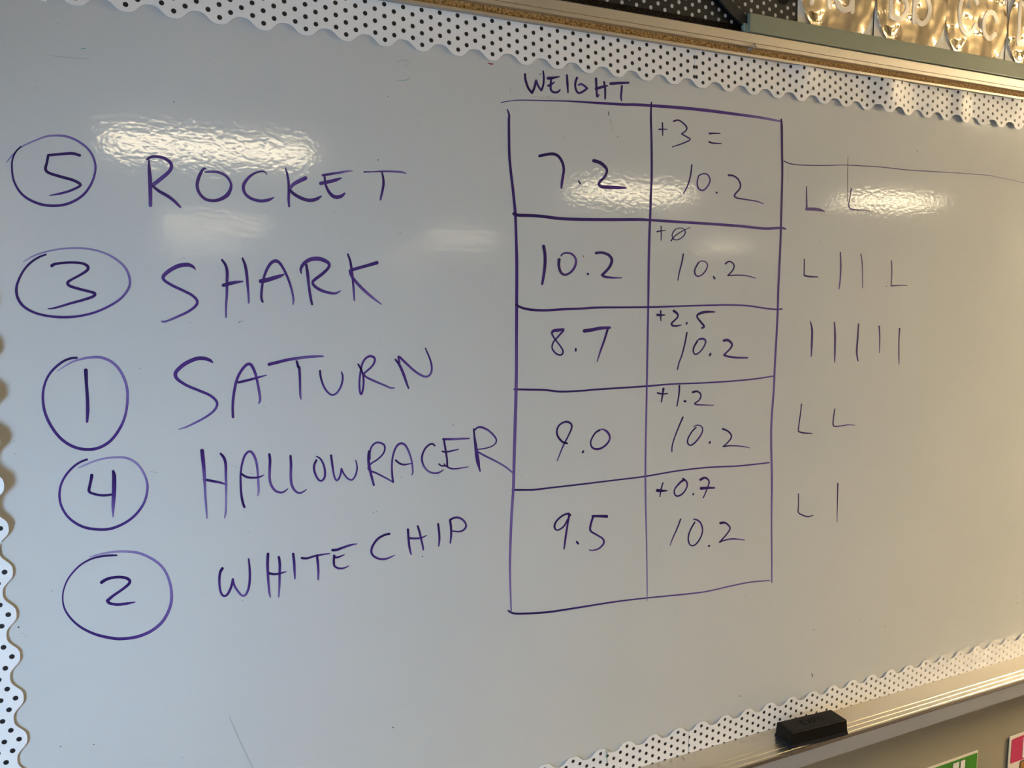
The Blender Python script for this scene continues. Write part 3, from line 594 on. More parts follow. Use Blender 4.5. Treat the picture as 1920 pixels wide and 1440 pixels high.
def parse(s):
    """stroke text -> list of (u, v, w) in photograph pixels and its list of tones."""
    body, _, tones = s.partition('|')
    tones = [float(t) for t in tones.split()] or [0.1]
    pts = []
    for seg in body.split('@')[1:]:
        key, rest = seg[:2], seg[2:]
        cx, cy, sc = CROP[key]
        for p in rest.split(','):
            x, y, w = (float(q) for q in p.split())
            pts.append((cx + x / sc, cy + y / sc, 1.06 * w / sc + 0.15))
    return pts, tones


def spline(pts, step=2.2):
    if len(pts) == 1:
        return pts
    out = []
    n = len(pts)
    for i in range(n - 1):
        p0, p1, p2, p3 = pts[max(i - 1, 0)], pts[i], pts[i + 1], pts[min(i + 2, n - 1)]
        L = math.hypot(p2[0] - p1[0], p2[1] - p1[1])
        k = max(2, min(24, int(L / step)))
        for j in range(k):
            t = j / k
            q = []
            for c in range(2):
                a, b, cc, d = p0[c], p1[c], p2[c], p3[c]
                q.append(0.5 * (2 * b + (cc - a) * t + (2 * a - 5 * b + 4 * cc - d) * t * t + (3 * b - a - 3 * cc + d) * t ** 3))
            q.append(p1[2] + (p2[2] - p1[2]) * t)
            out.append(tuple(q))
    out.append(pts[-1])
    return out


LAYER = [0]


def stroke_geo(pts, tones, depth, to3d):
    """flat inked ribbon with round ends and side skirts that reach the surface."""
    V, Fc, A = [], [], []
    pts = spline(pts)
    n = len(pts)

    def tone(t):
        if len(tones) == 1: return tones[0]
        x = t * (len(tones) - 1)
        i = min(int(x), len(tones) - 2)
        return tones[i] + (tones[i + 1] - tones[i]) * (x - i)

    secs = []
    if n == 1:
        u, v, w = pts[0]
        for a in range(-4, 5):
            s = a / 4 * 0.999
            secs.append((u + s * w / 2, v, 0, 1, w * math.sqrt(1 - s * s), 0))
    else:
        for i, (u, v, w) in enumerate(pts):
            a, b = pts[max(i - 1, 0)], pts[min(i + 1, n - 1)]
            dx, dy = b[0] - a[0], b[1] - a[1]
            L = math.hypot(dx, dy) or 1
            secs.append((u, v, -dy / L, dx / L, w, i / (n - 1)))
        for end in (0, 1):
            u, v, nx, ny, w, t = secs[0] if end == 0 else secs[-1]
            tx, ty = (ny, -nx) if end == 1 else (-ny, nx)
            caps = [(u + tx * s * w / 2, v + ty * s * w / 2, nx, ny, w * math.sqrt(1 - s * s), t) for s in (0.4, 0.75, 0.97)]
            secs = secs + caps if end == 1 else caps[::-1] + secs
    for u, v, nx, ny, w, t in secs:
        c = tone(t) if n > 1 else tones[0]
        for k, (o, dp) in enumerate(((-1, -0.0002), (-1, depth), (-0.55, depth), (0.55, depth), (1, depth), (1, -0.0002))):
            V.append(to3d(u + nx * o * w / 2, v + ny * o * w / 2, dp))
            A.append(max(0.0, c * (0.62 if abs(o) == 1 else 1.0)) if k not in (0, 5) else c * 0.6)
    for i in range(len(secs) - 1):
        for k in range(5):
            a = i * 6 + k
            Fc.append((a, a + 1, a + 7, a + 6))
    e = (len(secs) - 1) * 6
    Fc.append((0, 5, 4, 1)); Fc.append((1, 4, 3, 2))
    Fc.append((e, e + 1, e + 4, e + 5)); Fc.append((e + 1, e + 2, e + 3, e + 4))
    return V, Fc, A


def ink_object(name, strokes, parent, origin, material, base=0.00012):
    V, Fc, A = [], [], []
    for s in strokes:
        pts, tones = parse(s) if isinstance(s, str) else s
        LAYER[0] = (LAYER[0] + 1) % 9
        d = base + LAYER[0] * 0.000018
        g = stroke_geo(pts, tones, d, lambda u, v, dp: on_y(u, v, 0.0) + Vector((0, -dp, 0)) - origin)
        o = len(V)
        V += g[0]
        Fc += [tuple(i + o for i in f) for f in g[1]]
        A += g[2]
    return fix(mesh_obj(name, V, Fc, material, parent, attr=A))


for pname, plabel, glyphs in HAND:
    first = parse(glyphs[0][1][0])[0][0]
    loc = on_y(first[0], first[1]) - BO
    grp = empty(pname, loc, board)
    grp['label'] = plabel
    for gname, strokes in glyphs:
        ink_object(gname, strokes, grp, BO + loc, M['ink'])

# --- small specks, scratches and ghosts of old writing on the board
SPECK = [(414, 137, 2), (326, 191, 3.2), (393, 112, 2), (108, 44, 2), (60, 30, 1.5), (70, 165, 2), (76, 181, 1.5), (515, 165, 2),
         (627, 397, 2.4), (709, 300, 2.6), (727, 181, 2.4), (750, 437, 2.4), (50, 395, 1.5), (27, 828, 2.2), (29, 851, 1.8),
         (55, 840, 1.8), (98, 1108, 2), (35, 1176, 4), (42, 1188, 2), (47, 1192, 1.8), (50, 1196, 1.6), (113, 1400, 2.5), (176, 1396, 3),
         (737, 1364, 3.4), (114, 1400, 2.5), (341, 1420, 2), (1158, 257, 2), (1056, 258, 2), (1526, 1181, 2.6), (1660, 1175, 2),
         (1398, 1117, 2), (1522, 1264, 2.2), (1720, 283, 2.4), (1661, 416, 1.8), (1470, 387, 2), (1479, 313, 2.2), (1589, 397, 2),
         (1662, 537, 2.2), (792, 1043, 3), (700, 961, 2), (706, 959, 1.8), (263, 691, 2.4), (345, 483, 2), (356, 605, 2), (204, 866, 2),
         (471, 888, 2.4), (850, 797, 2.4), (715, 645, 2), (1251, 487, 1.5), (1907, 1131, 2), (1906, 1119, 1.6), (1906, 165, 1.6),
         (1028, 181, 2), (1013, 139, 3), (1146, 244, 1.8), (1158, 256, 1.8), (455, 1126, 2), (752, 895, 2), (1612, 1163, 2), (1387, 1305, 2.5)]
V, Fc = [], []


def add_speck(u, v, w, ang=None):
    s = [(u + math.cos(a) * w / 2 * random.uniform(.6, 1.1), v + math.sin(a) * w / 2 * random.uniform(.6, 1.1))
         for a in [k * math.pi / 3 for k in range(6)]]
    o = len(V)
    for p in s: V.append(on_y(*p, -0.00025) - BO)
    for p in s: V.append(on_y(*p, 0.0002) - BO)
    Fc.append(tuple(range(o, o + 6)))
    for k in range(6): Fc.append((o + k, o + (k + 1) % 6, o + 6 + (k + 1) % 6, o + 6 + k))


for q in SPECK: add_speck(*q)
for k in range(60):
    add_speck(random.uniform(30, 1880), random.uniform(260, 1250), random.uniform(0.8, 1.6))
tag(fix(mesh_obj('marker_speck', V, Fc, M['speck'], board)), 'tiny dark marker specks scattered over the board', kind='stuff')


def px(*pts):
    return ([tuple(p) for p in pts], [0.5])


ink_object('scratch', [px((92, 104, 1), (130, 108, 1.6), (172, 111, .8))], board, BO, M['faint'])
ink_object('scratch', [px((152, 92, 1), (157, 91, 2), (161, 91, 1))], board, BO, M['teal'])
ink_object('scratch', [px((1590, 294, .8), (1589, 320, 1.1), (1589, 340, 1.2), (1589, 378, .8))], board, BO, M['speck'])
ink_object('scratch', [px((1140, 209, .8), (1142, 216, 1.5))], board, BO, M['speck'])
ink_object('scratch', [px((1143, 222, .6), (1150, 240, .8))], board, BO, M['faint'])
ink_object('scratch', [px((995, 180, .7), (1020, 183, .9), (1070, 187, .6))], board, BO, M['faint'])
ink_object('scratch', [px((956, 162, .7), (957, 176, .8))], board, BO, M['faint'])
ink_object('scratch', [px((281, 884, .8), (288, 885, 1.4), (296, 887, .8))], board, BO, M['faint'])
ink_object('scratch', [px((492, 760, .8), (497, 764, 1.4))], board, BO, M['faint'])
ink_object('scratch', [px((434, 873, .8), (440, 874, 1.2), (447, 877, .6))], board, BO, M['faint'])
ink_object('scratch', [px((447, 605, 1), (451, 603, 1.2)), px((454, 602, 1), (456, 602, 1))], board, BO, M['speck'])
ink_object('scratch', [px((1476, 315, .6), (1478, 330, .7), (1476, 343, .6))], board, BO, M['faint'])
ink_object('scratch', [px((430, 1345, .7), (450, 1390, .9), (475, 1440, .7))], board, BO, M['faint'])
ink_object('scratch', [px((1522, 1262, 1), (1523, 1268, 2))], board, BO, M['speck'])
ink_object('ghost_writing', [px((742, 118, .8), (752, 113, 1), (764, 114, 1), (764, 121, 1), (754, 125, .8))], board, BO, M['faint'])
ink_object('ghost_writing', [px((744, 151, .6), (756, 151, 1.1), (765, 149, 1.4), (769, 144, .7))], board, BO, M['teal'])
ink_object('red_smear', [px((915, 118, 1.4), (920, 120, 2.6), (925, 120, 1.2))], board, BO, M['red'])
ink_object('red_smear', [px((1094, 479, 1), (1094, 481, 2))], board, BO, M['red'])

# ------------------------------------------------------------------ scalloped paper borders
EDGE = 1.11 * P             # strip width, tip to straight edge
AMP = 0.232 * P             # scallop depth


def scallop(u):
    c = math.cos(2 * math.pi * u / P)
    return AMP * 0.5 * (1 - c * (1.42 - 0.42 * c * c))


def border(name, label, u0, u1, place, lift, material, width=EDGE, group=None, seg=16, rows=7, cat='border'):
    """u is the distance along the strip (a tip at every multiple of P); v the distance in from the tips.
    place(u, v, h) -> 3D, lift(u, v) -> height above the board."""
    nu = max(4, int(round((u1 - u0) / P * seg)))
    V, UV, Fc = [], [], []
    th = 0.00045
    for side in (0, 1):
        for i in range(nu + 1):
            u = u0 + (u1 - u0) * i / nu
            s = scallop(u)
            for j in range(rows + 1):
                v = s + (width - s) * j / rows
                h = lift(u, v) + (th if side == 0 else 0)
                V.append(place(u, v, h))
                UV.append((u, v))
    R = rows + 1
    N = (nu + 1) * R
    for i in range(nu):
        for j in range(rows):
            a = i * R + j
            Fc.append((a, a + 1, a + R + 1, a + R))
            Fc.append((N + a, N + a + R, N + a + R + 1, N + a + 1))
    rim = [i * R for i in range(nu + 1)] + [nu * R + j for j in range(1, R)] + \
          [i * R + rows for i in range(nu - 1, -1, -1)] + [j for j in range(rows - 1, 0, -1)]
    for k in range(len(rim)):
        a, b = rim[k], rim[(k + 1) % len(rim)]
        Fc.append((a, b, N + b, N + a))
    o = mesh_obj(name, V, Fc, material, None, True, UV)
    fix(o)
    o.data.polygons.foreach_set('use_smooth', [True] * len(o.data.polygons))
    md = o.modifiers.new('split', 'EDGE_SPLIT')
    md.split_angle = math.radians(50)
    org = Vector(o.data.vertices[0].co)
    o.data.transform(Matrix.Translation(-org))
    o.location = org
    return tag(o, label, cat, group)


ZT = 2.02                    # scallop tips of the top border
ZB = 0.983                   # scallop tips of the bottom border
XL = -0.0952                 # scallop tips of the left border
G = 'dotted border strips framing the whiteboard'


def bump(x, c, w):
    return math.exp(-((x - c) / w) ** 2)


def top_place(off):
    return lambda u, v, h: Vector((u + off, -h, ZT + v))


def lift_flat(u, v):
    return 0.0011 + 0.0010 * max(0.0, 1 - v / (0.5 * EDGE)) * (1 + 0.4 * math.sin(u * 31) + 0.3 * math.sin(u * 77))


border('paper_border', 'short end of white dotted scalloped border at the top left corner of the whiteboard', -0.17 + 0.5541 * P, 0.0, top_place(-0.5541 * P), lift_flat, M['paper'], group=G)
border('paper_border', 'flat white dotted scalloped border along the top edge above the handwritten names', -0.55 * P, 16.95 * P, top_place(0), lambda u, v: lift_flat(u, v) + 0.0003, M['paper'], group=G)


def lift_wrinkled(u, v):
    x = u + 17.066 * P
    s = v / EDGE
    h = lift_flat(u, v) + 0.0008
    h += 0.0045 * bump(x, 1.055, 0.028) * (0.3 + s)
    h += 0.0085 * bump(x, 1.255, 0.040) * (0.35 + s)
    h += 0.0060 * bump(x, 1.44, 0.022) * (0.7 + 0.3 * s)
    h += 0.0080 * bump(x, 1.60, 0.06) * (0.5 + 0.5 * s)
    h += 0.0025 * bump(x, 1.17, 0.02) * (1 - s)
    h += 0.0011 * math.sin(x * 46 + 2 * s) * (1 if x > 1.0 else 0.3)
    return max(h, 0.0008)


border('paper_border', 'wrinkled white dotted scalloped border bulging off the top edge under the alphabet cards', -0.30 * P, 17.5 * P, top_place(17.066 * P), lift_wrinkled, M['paper'], group=G, seg=20)


def bot_place(off):
    return lambda u, v, h: Vector((u + off, -h, ZB - v))


border('paper_border', 'white dotted scalloped border along the bottom edge up to the teal pen stroke', -13.4 * P, 5.45 * P, bot_place(11.623 * P), lift_flat, M['paper'], width=1.022 * P, group=G)
border('paper_border', 'white dotted scalloped border along the bottom edge behind the black eraser', -0.5 * P, 17.5 * P - 0.001, bot_place(17.585 * P), lambda u, v: lift_flat(u, v) + 0.0004, M['paper'], width=1.022 * P, group=G)
ZL = 2.02 + (-8.6 - 3.98 * 1) * P          # a tip of the left border


def left_place(off):
    return lambda u, v, h: Vector((XL - v + (ZL + off + u - 1.29) * -0.012, -h, ZL + off + u))


border('paper_border', 'lower white dotted scalloped border down the left edge, lying almost flat', -8.9 * P, 0.62 * P, left_place(0), lambda u, v: 0.0018 + 0.0009 * (1 - v / EDGE), M['paper'], group=G)
border('paper_border', 'upper white dotted scalloped border down the left edge, peeling away and casting a wide shadow', -0.35 * P, 12.4 * P, left_place(1.0 * P + 0.0015),
       lambda u, v: 0.0034 + 0.0080 * min(1, max(0, u + 0.3 * P) / 0.05) * (1 - 0.75 * v / EDGE), M['paper'], group=G)

# ------------------------------------------------------------------ map rail with cork strip above the board
RX0, RX1 = BX0, BX1
rail = tag(empty('map_rail', (RX0, 0, 2.073)), 'aluminium map rail with a cork strip running above the whiteboard', 'rail')
RO = Vector((RX0, 0, 2.073))


def rprof(name, prof, x0, x1, m):
    return extrude_x(name, [(y, z - RO.z) for y, z in prof], x0 - RX0, x1 - RX0, m, rail)


rprof('upper_channel', [(0.012, 2.1075), (-0.0185, 2.1075), (-0.0200, 2.1060), (-0.0200, 2.0930), (-0.0186, 2.0924), (-0.0186, 2.0917),
                        (-0.0200, 2.0912), (-0.0200, 2.0872), (-0.0190, 2.0866), (-0.0110, 2.0866), (-0.0110, 2.0890), (0.012, 2.0890)], RX0, RX1, M['alu'])
rprof('lower_lip', [(0.012, 2.0800), (0.0, 2.0800), (-0.0125, 2.0775), (-0.0150, 2.0775), (-0.0160, 2.0768), (-0.0160, 2.0734), (-0.0150, 2.0727), (-0.0135, 2.0733), (0.0, 2.0787), (0.012, 2.0787)], RX0, RX1, M['alu'])
for a, b in ((RX0, 0.8678), (0.8692, 0.8924), (0.8938, 1.78), (1.781, RX1)):
    rprof('cork_strip', [(0.012, 2.0889), (-0.0109, 2.0889), (-0.0109, 2.0866), (-0.0125, 2.0866), (-0.0125, 2.0776), (0.0, 2.0801), (0.012, 2.0801)], a, b, M['cork'])

# clear push pin stuck in the cork
pin = tag(empty('push_pin', (0.9335, -0.0125, 2.0838)), 'clear plastic push pin stuck in the cork strip', 'push pin')


def lathe(name, prof, m, parent, n=16):
    """prof (r, d): radius and distance out of the cork along -y, slightly up."""
    V, Fc = [], []
    ax = Vector((0.20, -0.92, 0.34)).normalized()
    e1 = ax.cross(Vector((0, 0, 1))).normalized()
    e2 = ax.cross(e1)
    for r, d in prof:
        for k in range(n):
            a = 2 * math.pi * k / n
            V.append(ax * d + e1 * (r * math.cos(a)) + e2 * (r * math.sin(a)))
    for i in range(len(prof) - 1):
        for k in range(n):
            Fc.append((i * n + k, i * n + (k + 1) % n, (i + 1) * n + (k + 1) % n, (i + 1) * n + k))
    Fc.append(tuple(range(n)))
    Fc.append(tuple(range((len(prof) - 1) * n, len(prof) * n)))
    return fix(mesh_obj(name, V, Fc, m, parent, True))


lathe('pin_head', [(0.0038, 0.0), (0.0040, 0.0012), (0.0022, 0.0022), (0.0018, 0.006), (0.0021, 0.0088), (0.0036, 0.0102), (0.0038, 0.0118), (0.0030, 0.0124)], M['clear'], pin)
lathe('pin_needle', [(0.0005, 0.002), (0.0005, -0.009)], M['steel'], pin, 8)

# ------------------------------------------------------------------ bulletin board above the rail
bul = tag(empty('bulletin_board', (BX0, 0, 2.1075)), 'dark felt bulletin board above the map rail', 'bulletin board')
box('felt_panel', (0, -0.004, 0), (BX1 - BX0, Y1 - 0.0005, 0.46), M['fabric'], bul)
border('paper_border', 'black scalloped border with white dots on the bulletin board above the rail', -17.5 * P, 5.83 * P + 0.05,
       lambda u, v, h: Vector((u + 0.729, -0.0042 - h, 2.1765 - v + 0.0)), lambda u, v: 0.0006 + 0.0010 * (1 + math.sin(u * 40)) * (1 - v / EDGE),
       M['blackpaper'], width=1.10 * P)

# black strap hanging down in front of the dotted border
def ribbon(name, pts, w, th, m, label, cat):
    V, Fc = [], []
    n = len(pts)
    for i, p in enumerate(pts):
        p = Vector(p)
        a, b = Vector(pts[max(i - 1, 0)]), Vector(pts[min(i + 1, n - 1)])
        t = (b - a).normalized()
        s = t.cross(Vector((0, -1, 0))).normalized() * (w / 2)
        d = Vector((0, -th / 2, 0))
        V += [p - s - d, p + s - d, p + s + d, p - s + d]
    for i in range(n - 1):
        for k in range(4):
            a = i * 4
            Fc.append((a + k, a + (k + 1) % 4, a + 4 + (k + 1) % 4, a + 4 + k))
    Fc += [(0, 1, 2, 3), (n * 4 - 4, n * 4 - 3, n * 4 - 2, n * 4 - 1)]
    o = fix(mesh_obj(name, V, Fc, m))
    org = Vector(pts[0])
    o.data.transform(Matrix.Translation(-org))
    o.location = org
    return tag(o, label, cat)


q = [on_y(1330, -40, -0.012), on_y(1352, -8, -0.012), on_y(1372, 16, -0.013), on_y(1392, 36, -0.014), on_y(1402, 44, -0.014)]
ribbon('black_strap', [tuple(p) for p in q], 0.017, 0.004, M['black'], 'black strap slanting down to the end of the sage green bar', 'strap')

# sage green bar standing on the rail in front of the alphabet cards
bar = tag(empty('sage_bar', (0.926, -0.014, 2.1080)), 'long sage green metal bar standing on the rail before the alphabet cards', 'bar')
fixo = box('bar_body', (0, -0.008, 0.0005), (1.25, 0.008, 0.0285), M['sage'], bar, 0.0012)
bevel(box('end_tab', (-0.008, -0.004, 0.0), (0.002, 0.004, 0.014), M['sage_tab'], bar), 0.002)

# ------------------------------------------------------------------ gold alphabet cards
LET = {  # centre-line strokes in metres from the card's lower left (x right, z up), width
    'A': [[(0.026, 0.058), (0.0465, 0.132), (0.067, 0.058)], [(0.034, 0.084), (0.059, 0.084)]],
    'a': [[(0.116, 0.100), (0.100, 0.106), (0.085, 0.099), (0.079, 0.082), (0.085, 0.063), (0.099, 0.057), (0.112, 0.064), (0.117, 0.080)], [(0.117, 0.105), (0.117, 0.058)]],
    'B': [[(0.034, 0.062), (0.034, 0.132)], [(0.034, 0.132), (0.058, 0.130), (0.066, 0.115), (0.056, 0.101), (0.036, 0.099)], [(0.036, 0.099), (0.062, 0.096), (0.073, 0.080), (0.063, 0.064), (0.050, 0.059), (0.036, 0.061)]],
    'b': [[(0.090, 0.132), (0.090, 0.060)], [(0.091, 0.090), (0.103, 0.104), (0.119, 0.103), (0.128, 0.086), (0.122, 0.067), (0.108, 0.059), (0.093, 0.066)]],
    'C': [[(0.082, 0.116), (0.072, 0.129), (0.055, 0.130), (0.040, 0.115), (0.036, 0.093), (0.042, 0.070), (0.056, 0.059), (0.071, 0.063), (0.082, 0.078)]],
    'c': [[(0.139, 0.092), (0.128, 0.104), (0.112, 0.101), (0.103, 0.084), (0.107, 0.066), (0.121, 0.058), (0.137, 0.068)]],
    'D': [[(0.030, 0.060), (0.030, 0.132)], [(0.030, 0.132), (0.052, 0.129), (0.068, 0.110), (0.068, 0.083), (0.052, 0.063), (0.030, 0.060)]],
    'd': [[(0.120, 0.132), (0.120, 0.060)], [(0.119, 0.090), (0.108, 0.104), (0.092, 0.103), (0.083, 0.086), (0.088, 0.067), (0.102, 0.059), (0.118, 0.066)]],
}
CW, CH = 0.1705, 0.235


def alphabet_card(x, z, letters, label, tilt):
    t = tag(empty('alphabet_card', (x, -0.0068, z)), label, 'card', 'gold alphabet cards in a row')
    t.rotation_euler = (0, 0, tilt)
    n = 12
    V, Fc = [], []
    for s in (0, 1):
        for i in range(n + 1):
            for j in (0, 1):
                u = i / n
                y = -0.0018 * math.sin(math.pi * u) * (1 if j == 0 else 0.3) + (0.0006 if s else 0)
                V.append((CW * u, y, CH * j))
    N = 2 * (n + 1)
    for i in range(n):
        a = 2 * i
        Fc.append((a, a + 1, a + 3, a + 2))
        Fc.append((N + a, N + a + 2, N + a + 3, N + a + 1))
    rim = [2 * i for i in range(n + 1)] + [2 * i + 1 for i in range(n, -1, -1)]
    for k in range(len(rim)):
        a, b = rim[k], rim[(k + 1) % len(rim)]
        Fc.append((a, b, N + b, N + a))
    fix(mesh_obj('card_sheet', V, Fc, M['card'], t))
    # gold foil disc
    k = 64
    r = 0.0845
    cx, cz = CW / 2, 0.0865
    V = [(cx, -0.0030, cz)]
    rings = 10
    for q in range(1, rings + 1):
        for a in range(k):
            rr = r * q / rings
            V.append((cx + rr * math.cos(2 * math.pi * a / k), -0.0030, cz + rr * math.sin(2 * math.pi * a / k)))
    Fc = [(0, 1 + (a + 1) % k, 1 + a) for a in range(k)]
    for q in range(rings - 1):
        for a in range(k):
            Fc.append((1 + q * k + a, 1 + q * k + (a + 1) % k, 1 + (q + 1) * k + (a + 1) % k, 1 + (q + 1) * k + a))
    base = 1 + (rings - 1) * k
    m0 = len(V)
    for a in range(k):
        V.append((V[base + a][0], 0.0, V[base + a][2]))
    for a in range(k):
        Fc.append((base + a, base + (a + 1) % k, m0 + (a + 1) % k, m0 + a))
    fix(mesh_obj('gold_disc', V, Fc, M['gold'], t))
    for ch in letters:
        V, Fc, A = [], [], []
        for st in LET[ch]:
            pts = [(p[0] * 1000, p[1] * 1000, 9.0) for p in st]
            g = stroke_geo(pts, [0], 0.0038 + 0.00003 * len(V) / 100, lambda u, v, dp: Vector((u / 1000, -max(dp, 0.0015), v / 1000)))
            o = len(V)
            V += g[0]
            Fc += [tuple(i + o for i in f) for f in g[1]]
        fix(mesh_obj('printed_letter', V, Fc, M['letter'], t))


for i, (letters, lab) in enumerate((('Aa', 'gold foil alphabet card with letters Aa next to the black dotted border'),
                                    ('Bb', 'gold foil alphabet card with letters Bb'),
                                    ('Cc', 'gold foil alphabet card with letters Cc'),
                                    ('Dd', 'gold foil alphabet card with letter D'))):
    alphabet_card(1.0365 + i * 0.1715, 2.1165, letters, lab, [0.010, -0.014, 0.006, -0.010][i])

# ------------------------------------------------------------------ marker tray
TX0, TX1 = BX0, BX1
tray = tag(empty('marker_tray', (TX0, 0, 0.90)), 'aluminium marker tray with raised ridges below the whiteboard', 'tray')


def tprof(name, prof, m):
    return extrude_x(name, [(y, z - 0.90) for y, z in prof], 0, TX1 - TX0, m, tray)


top = [(0.0, 0.9318), (-0.036, 0.9318)]
for c in (-0.0448, -0.0557, -0.0668):
    for k in range(7):
        a = math.pi * k / 6
        top.append((c + 0.0012 * math.cos(a), 0.9318 + 0.0011 * math.sin(a)))
top += [(-0.0728, 0.9320)]
tprof('tray_shelf', top + [(-0.0728, 0.9265), (0.0, 0.9265)], M['alu_tray'])
tprof('tray_edge', [(-0.0722, 0.9323), (-0.0758, 0.9292), (-0.0760, 0.9284), (-0.0728, 0.9280)], M['alu_edge'])
tprof('tray_fascia', [(-0.0728, 0.9280), (-0.0752, 0.9284), (-0.0752, 0.9012), (-0.0735, 0.9000), (-0.0700, 0.9000), (-0.0700, 0.9262), (-0.0728, 0.9262)], M['fascia'])
tprof('tray_bracket', [(0.012, 0.9262), (-0.0300, 0.9262), (-0.0060, 0.9050), (0.012, 0.9050)], M['fascia'])

# ------------------------------------------------------------------ eraser
er = tag(empty('board_eraser', (1.0825, -0.0490, 0.9326)), 'black block whiteboard eraser lying on the marker tray', 'eraser')
er.rotation_euler = (0, 0, math.radians(-3.4))


def block(name, z0, z1, l0, w0, l1, w1, m, bev):
    v = [(sx * l0 / 2, sy * w0 / 2, z0) for sx, sy in ((-1, -1), (1, -1), (1, 1), (-1, 1))] + \
        [(sx * l1 / 2, sy * w1 / 2, z1) for sx, sy in ((-1, -1), (1, -1), (1, 1), (-1, 1))]
    f = [(0, 3, 2, 1), (4, 5, 6, 7), (0, 1, 5, 4), (1, 2, 6, 5), (2, 3, 7, 6), (3, 0, 4, 7)]
    o = fix(mesh_obj(name, v, f, m, er))
    bevel(o, bev, 3)
    return o


block('felt_pad', 0.0, 0.0060, 0.124, 0.043, 0.124, 0.043, M['felt'], 0.001)
block('eraser_body', 0.0055, 0.0270, 0.1225, 0.0420, 0.1205, 0.0390, M['eraser'], 0.0016)
block('top_panel', 0.0266, 0.0276, 0.1140, 0.0330, 0.1140, 0.0330, M['eraser'], 0.0006)
EX = {'E': [[(-.4, .5), (-.4, -.5)], [(-.4, .5), (.35, .5)], [(-.4, 0), (.2, 0)], [(-.4, -.5), (.35, -.5)]],
      'X': [[(-.4, .5), (.4, -.5)], [(.4, .5), (-.4, -.5)]],
      'P': [[(-.4, .5), (-.4, -.5)], [(-.4, .5), (.2, .5), (.4, .25), (.2, 0), (-.4, 0)]],
      'O': [[(0, .5), (-.35, .35), (-.45, 0), (-.35, -.35), (0, -.5), (.35, -.35), (.45, 0), (.35, .35), (0, .5)]]}
for i, ch in enumerate('EXPO'):
    V, Fc = [], []
    for st in EX[ch]:
        pts = [((-0.0185 + i * 0.0125 + p[0] * 0.010) * 1000, (p[1] * 0.0125) * 1000, 1.7) for p in st]
        g = stroke_geo(pts, [0], 0.0003, lambda u, v, dp: Vector((u / 1000, v / 1000, 0.0275 + dp)))
        o = len(V)
        V += g[0]
        Fc += [tuple(k + o for k in f) for f in g[1]]
    fix(mesh_obj('embossed_letter', V, Fc, M['eraser_mark'], er))

# teal pen stroke across the bottom border
tp = [on_y(1137, 1407, -0.0032), on_y(1137.5, 1418, -0.0032), on_y(1138.5, 1430, -0.0032)]
ribbon('teal_pen_mark', [tuple(p) for p in tp], 0.0011, 0.0009, M['teal'], 'short teal pen stroke drawn on the bottom dotted border', 'pen mark')

# ------------------------------------------------------------------ cards on the wall below the tray
WYF = Y1                     # wall face


def flat(name, poly, y, m, parent, org, th=0.0006):
    n = len(poly)
    V = [Vector((x, y, z)) - org for x, z in poly] + [Vector((x, y + th, z)) - org for x, z in poly]
    Fc = [tuple(range(n)), tuple(range(n, 2 * n))[::-1]] + [(i, (i + 1) % n, n + (i + 1) % n, n + i) for i in range(n)]
    return fix(mesh_obj(name, V, Fc, m, parent))


def rounded(x0, x1, z0, z1, r):
    out = []
    for cx, cz, a0 in ((x1 - r, z1 - r, 0), (x0 + r, z1 - r, 90), (x0 + r, z0 + r, 180), (x1 - r, z0 + r, 270)):
        for k in range(5):
            a = math.radians(a0 + k * 22.5)
            out.append((cx + r * math.cos(a), cz + r * math.sin(a)))
    return out


def wp(u, v):
    p = on_y(u, v, WYF - 0.002)
    return p.x, p.z


# green card: its top right corner shows
gx1, gz1 = wp(1834.5, 1407)
gx0, gz0 = gx1 - 0.215, gz1 - 0.20
go = Vector((gx0, WYF, gz0))
gc = tag(empty('wall_card', go), 'white wall card with a green heading band below the tray', 'card')
flat('card_sheet', [(gx0, gz0), (gx1, gz0), (gx1, gz1), (gx0, gz1)], WYF - 0.0012, M['cream'], gc, go, 0.0014)
px1, pz1 = wp(1833, 1411.5)
flat('heading_band', [(gx0 + 0.006, pz1 - 0.062), (px1, pz1 - 0.062), (px1, pz1), (gx0 + 0.006, pz1)], WYF - 0.0018, M['green'], gc, go)


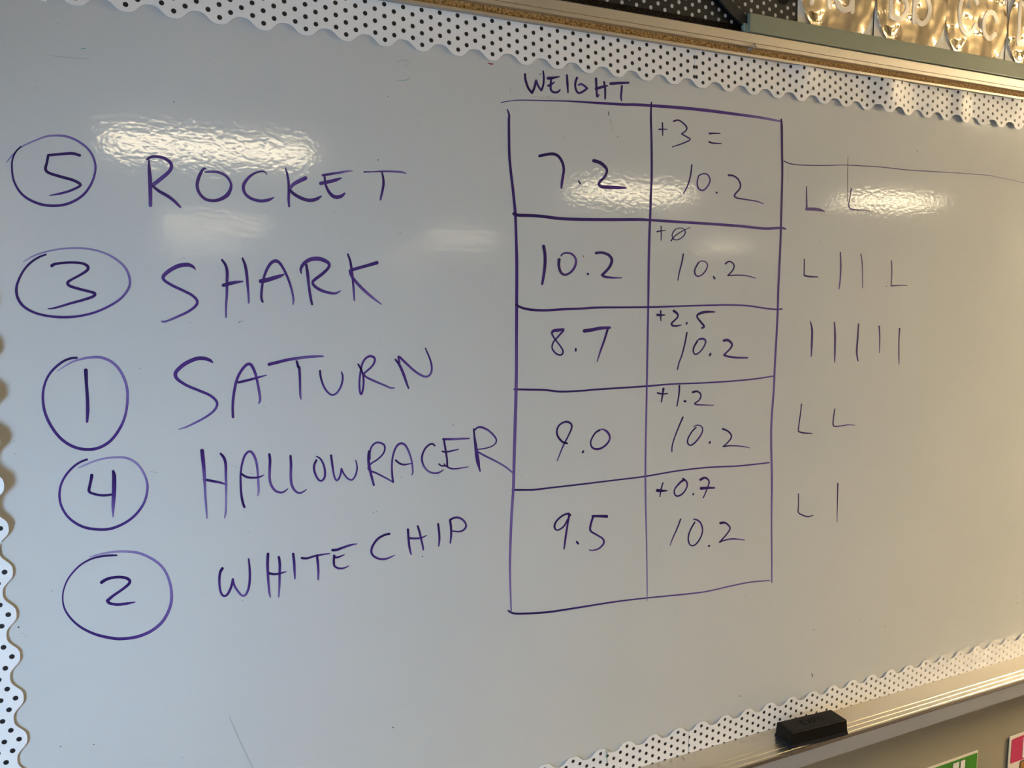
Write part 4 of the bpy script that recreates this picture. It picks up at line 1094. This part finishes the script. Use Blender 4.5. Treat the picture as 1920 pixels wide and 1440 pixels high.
def printed(name, poly, grow):
    cx = sum(p[0] for p in poly) / len(poly)
    cz = sum(p[1] for p in poly) / len(poly)
    out = []
    for x, z in poly:
        out.append((x + math.copysign(grow, x - cx), z + math.copysign(grow, z - cz)))
    o = flat(name, poly, WYF - 0.0026, M['print_white'], gc, go, 0.0008)
    flat('letter_outline', out, WYF - 0.0022, M['outline'], o, Vector((go.x, go.y, go.z)), 0.0004)


la = wp(1787, 1434)[0]
lb = wp(1798, 1430)[0]
lc = wp(1800.5, 1430)[0]
ld = wp(1809.5, 1426)[0]
zt = wp(1805, 1425.5)[1]
printed('printed_letter', rounded(la, lb, zt - 0.05, zt, 0.001), 0.0009)
printed('printed_letter', rounded(lc + 0.001, ld, zt - 0.05, zt, 0.001), 0.0009)
oa, ob = wp(1768, 1440)[0], wp(1782.5, 1437)[0]
printed('printed_letter', rounded(oa, ob, zt - 0.05, zt - 0.010, 0.008), 0.0009)

# pink card at the right
kx0, kz1 = wp(1891.5, 1380.5)
kx1, kz0 = kx0 + 0.22, kz1 - 0.20
ko = Vector((kx0, WYF, kz0))
kc = tag(empty('wall_card', ko), 'white wall card with a pink heading band below the tray', 'card')
flat('card_sheet', [(kx0, kz0), (kx1, kz0), (kx1, kz1), (kx0, kz1)], WYF - 0.0045, M['cream'], kc, ko, 0.0012)
ax, az = wp(1895, 1386)
bx, bz = wp(1891, 1431)
flat('heading_band', [(ax, bz), (kx1 - 0.006, bz), (kx1 - 0.006, az + 0.001), (ax + 0.03, az + 0.0015), (ax + 0.010, az + 0.0008), (ax, az - 0.001)], WYF - 0.0052, M['pink'], kc, ko)
wx = wp(1915, 1400)[0]
wz0 = wp(1915, 1419)[1]
wz1 = wp(1917, 1381)[1]
flat('printed_letter', rounded(wx, wx + 0.03, wz0, wz1, 0.003), WYF - 0.0058, M['print_white'], kc, ko)
fx0, fx1 = wp(1910, 1432)[0], wp(1919.5, 1432)[0]
fz1 = wp(1914, 1425)[1]
flat('finger_outline', rounded(fx0 - 0.001, fx1 + 0.001, fz1 - 0.08, fz1 + 0.001, 0.006), WYF - 0.0052, M['outline'], kc, ko)
flat('printed_finger', rounded(fx0 + 0.001, fx1 - 0.001, fz1 - 0.078, fz1 - 0.001, 0.005), WYF - 0.0058, M['brown'], kc, ko)
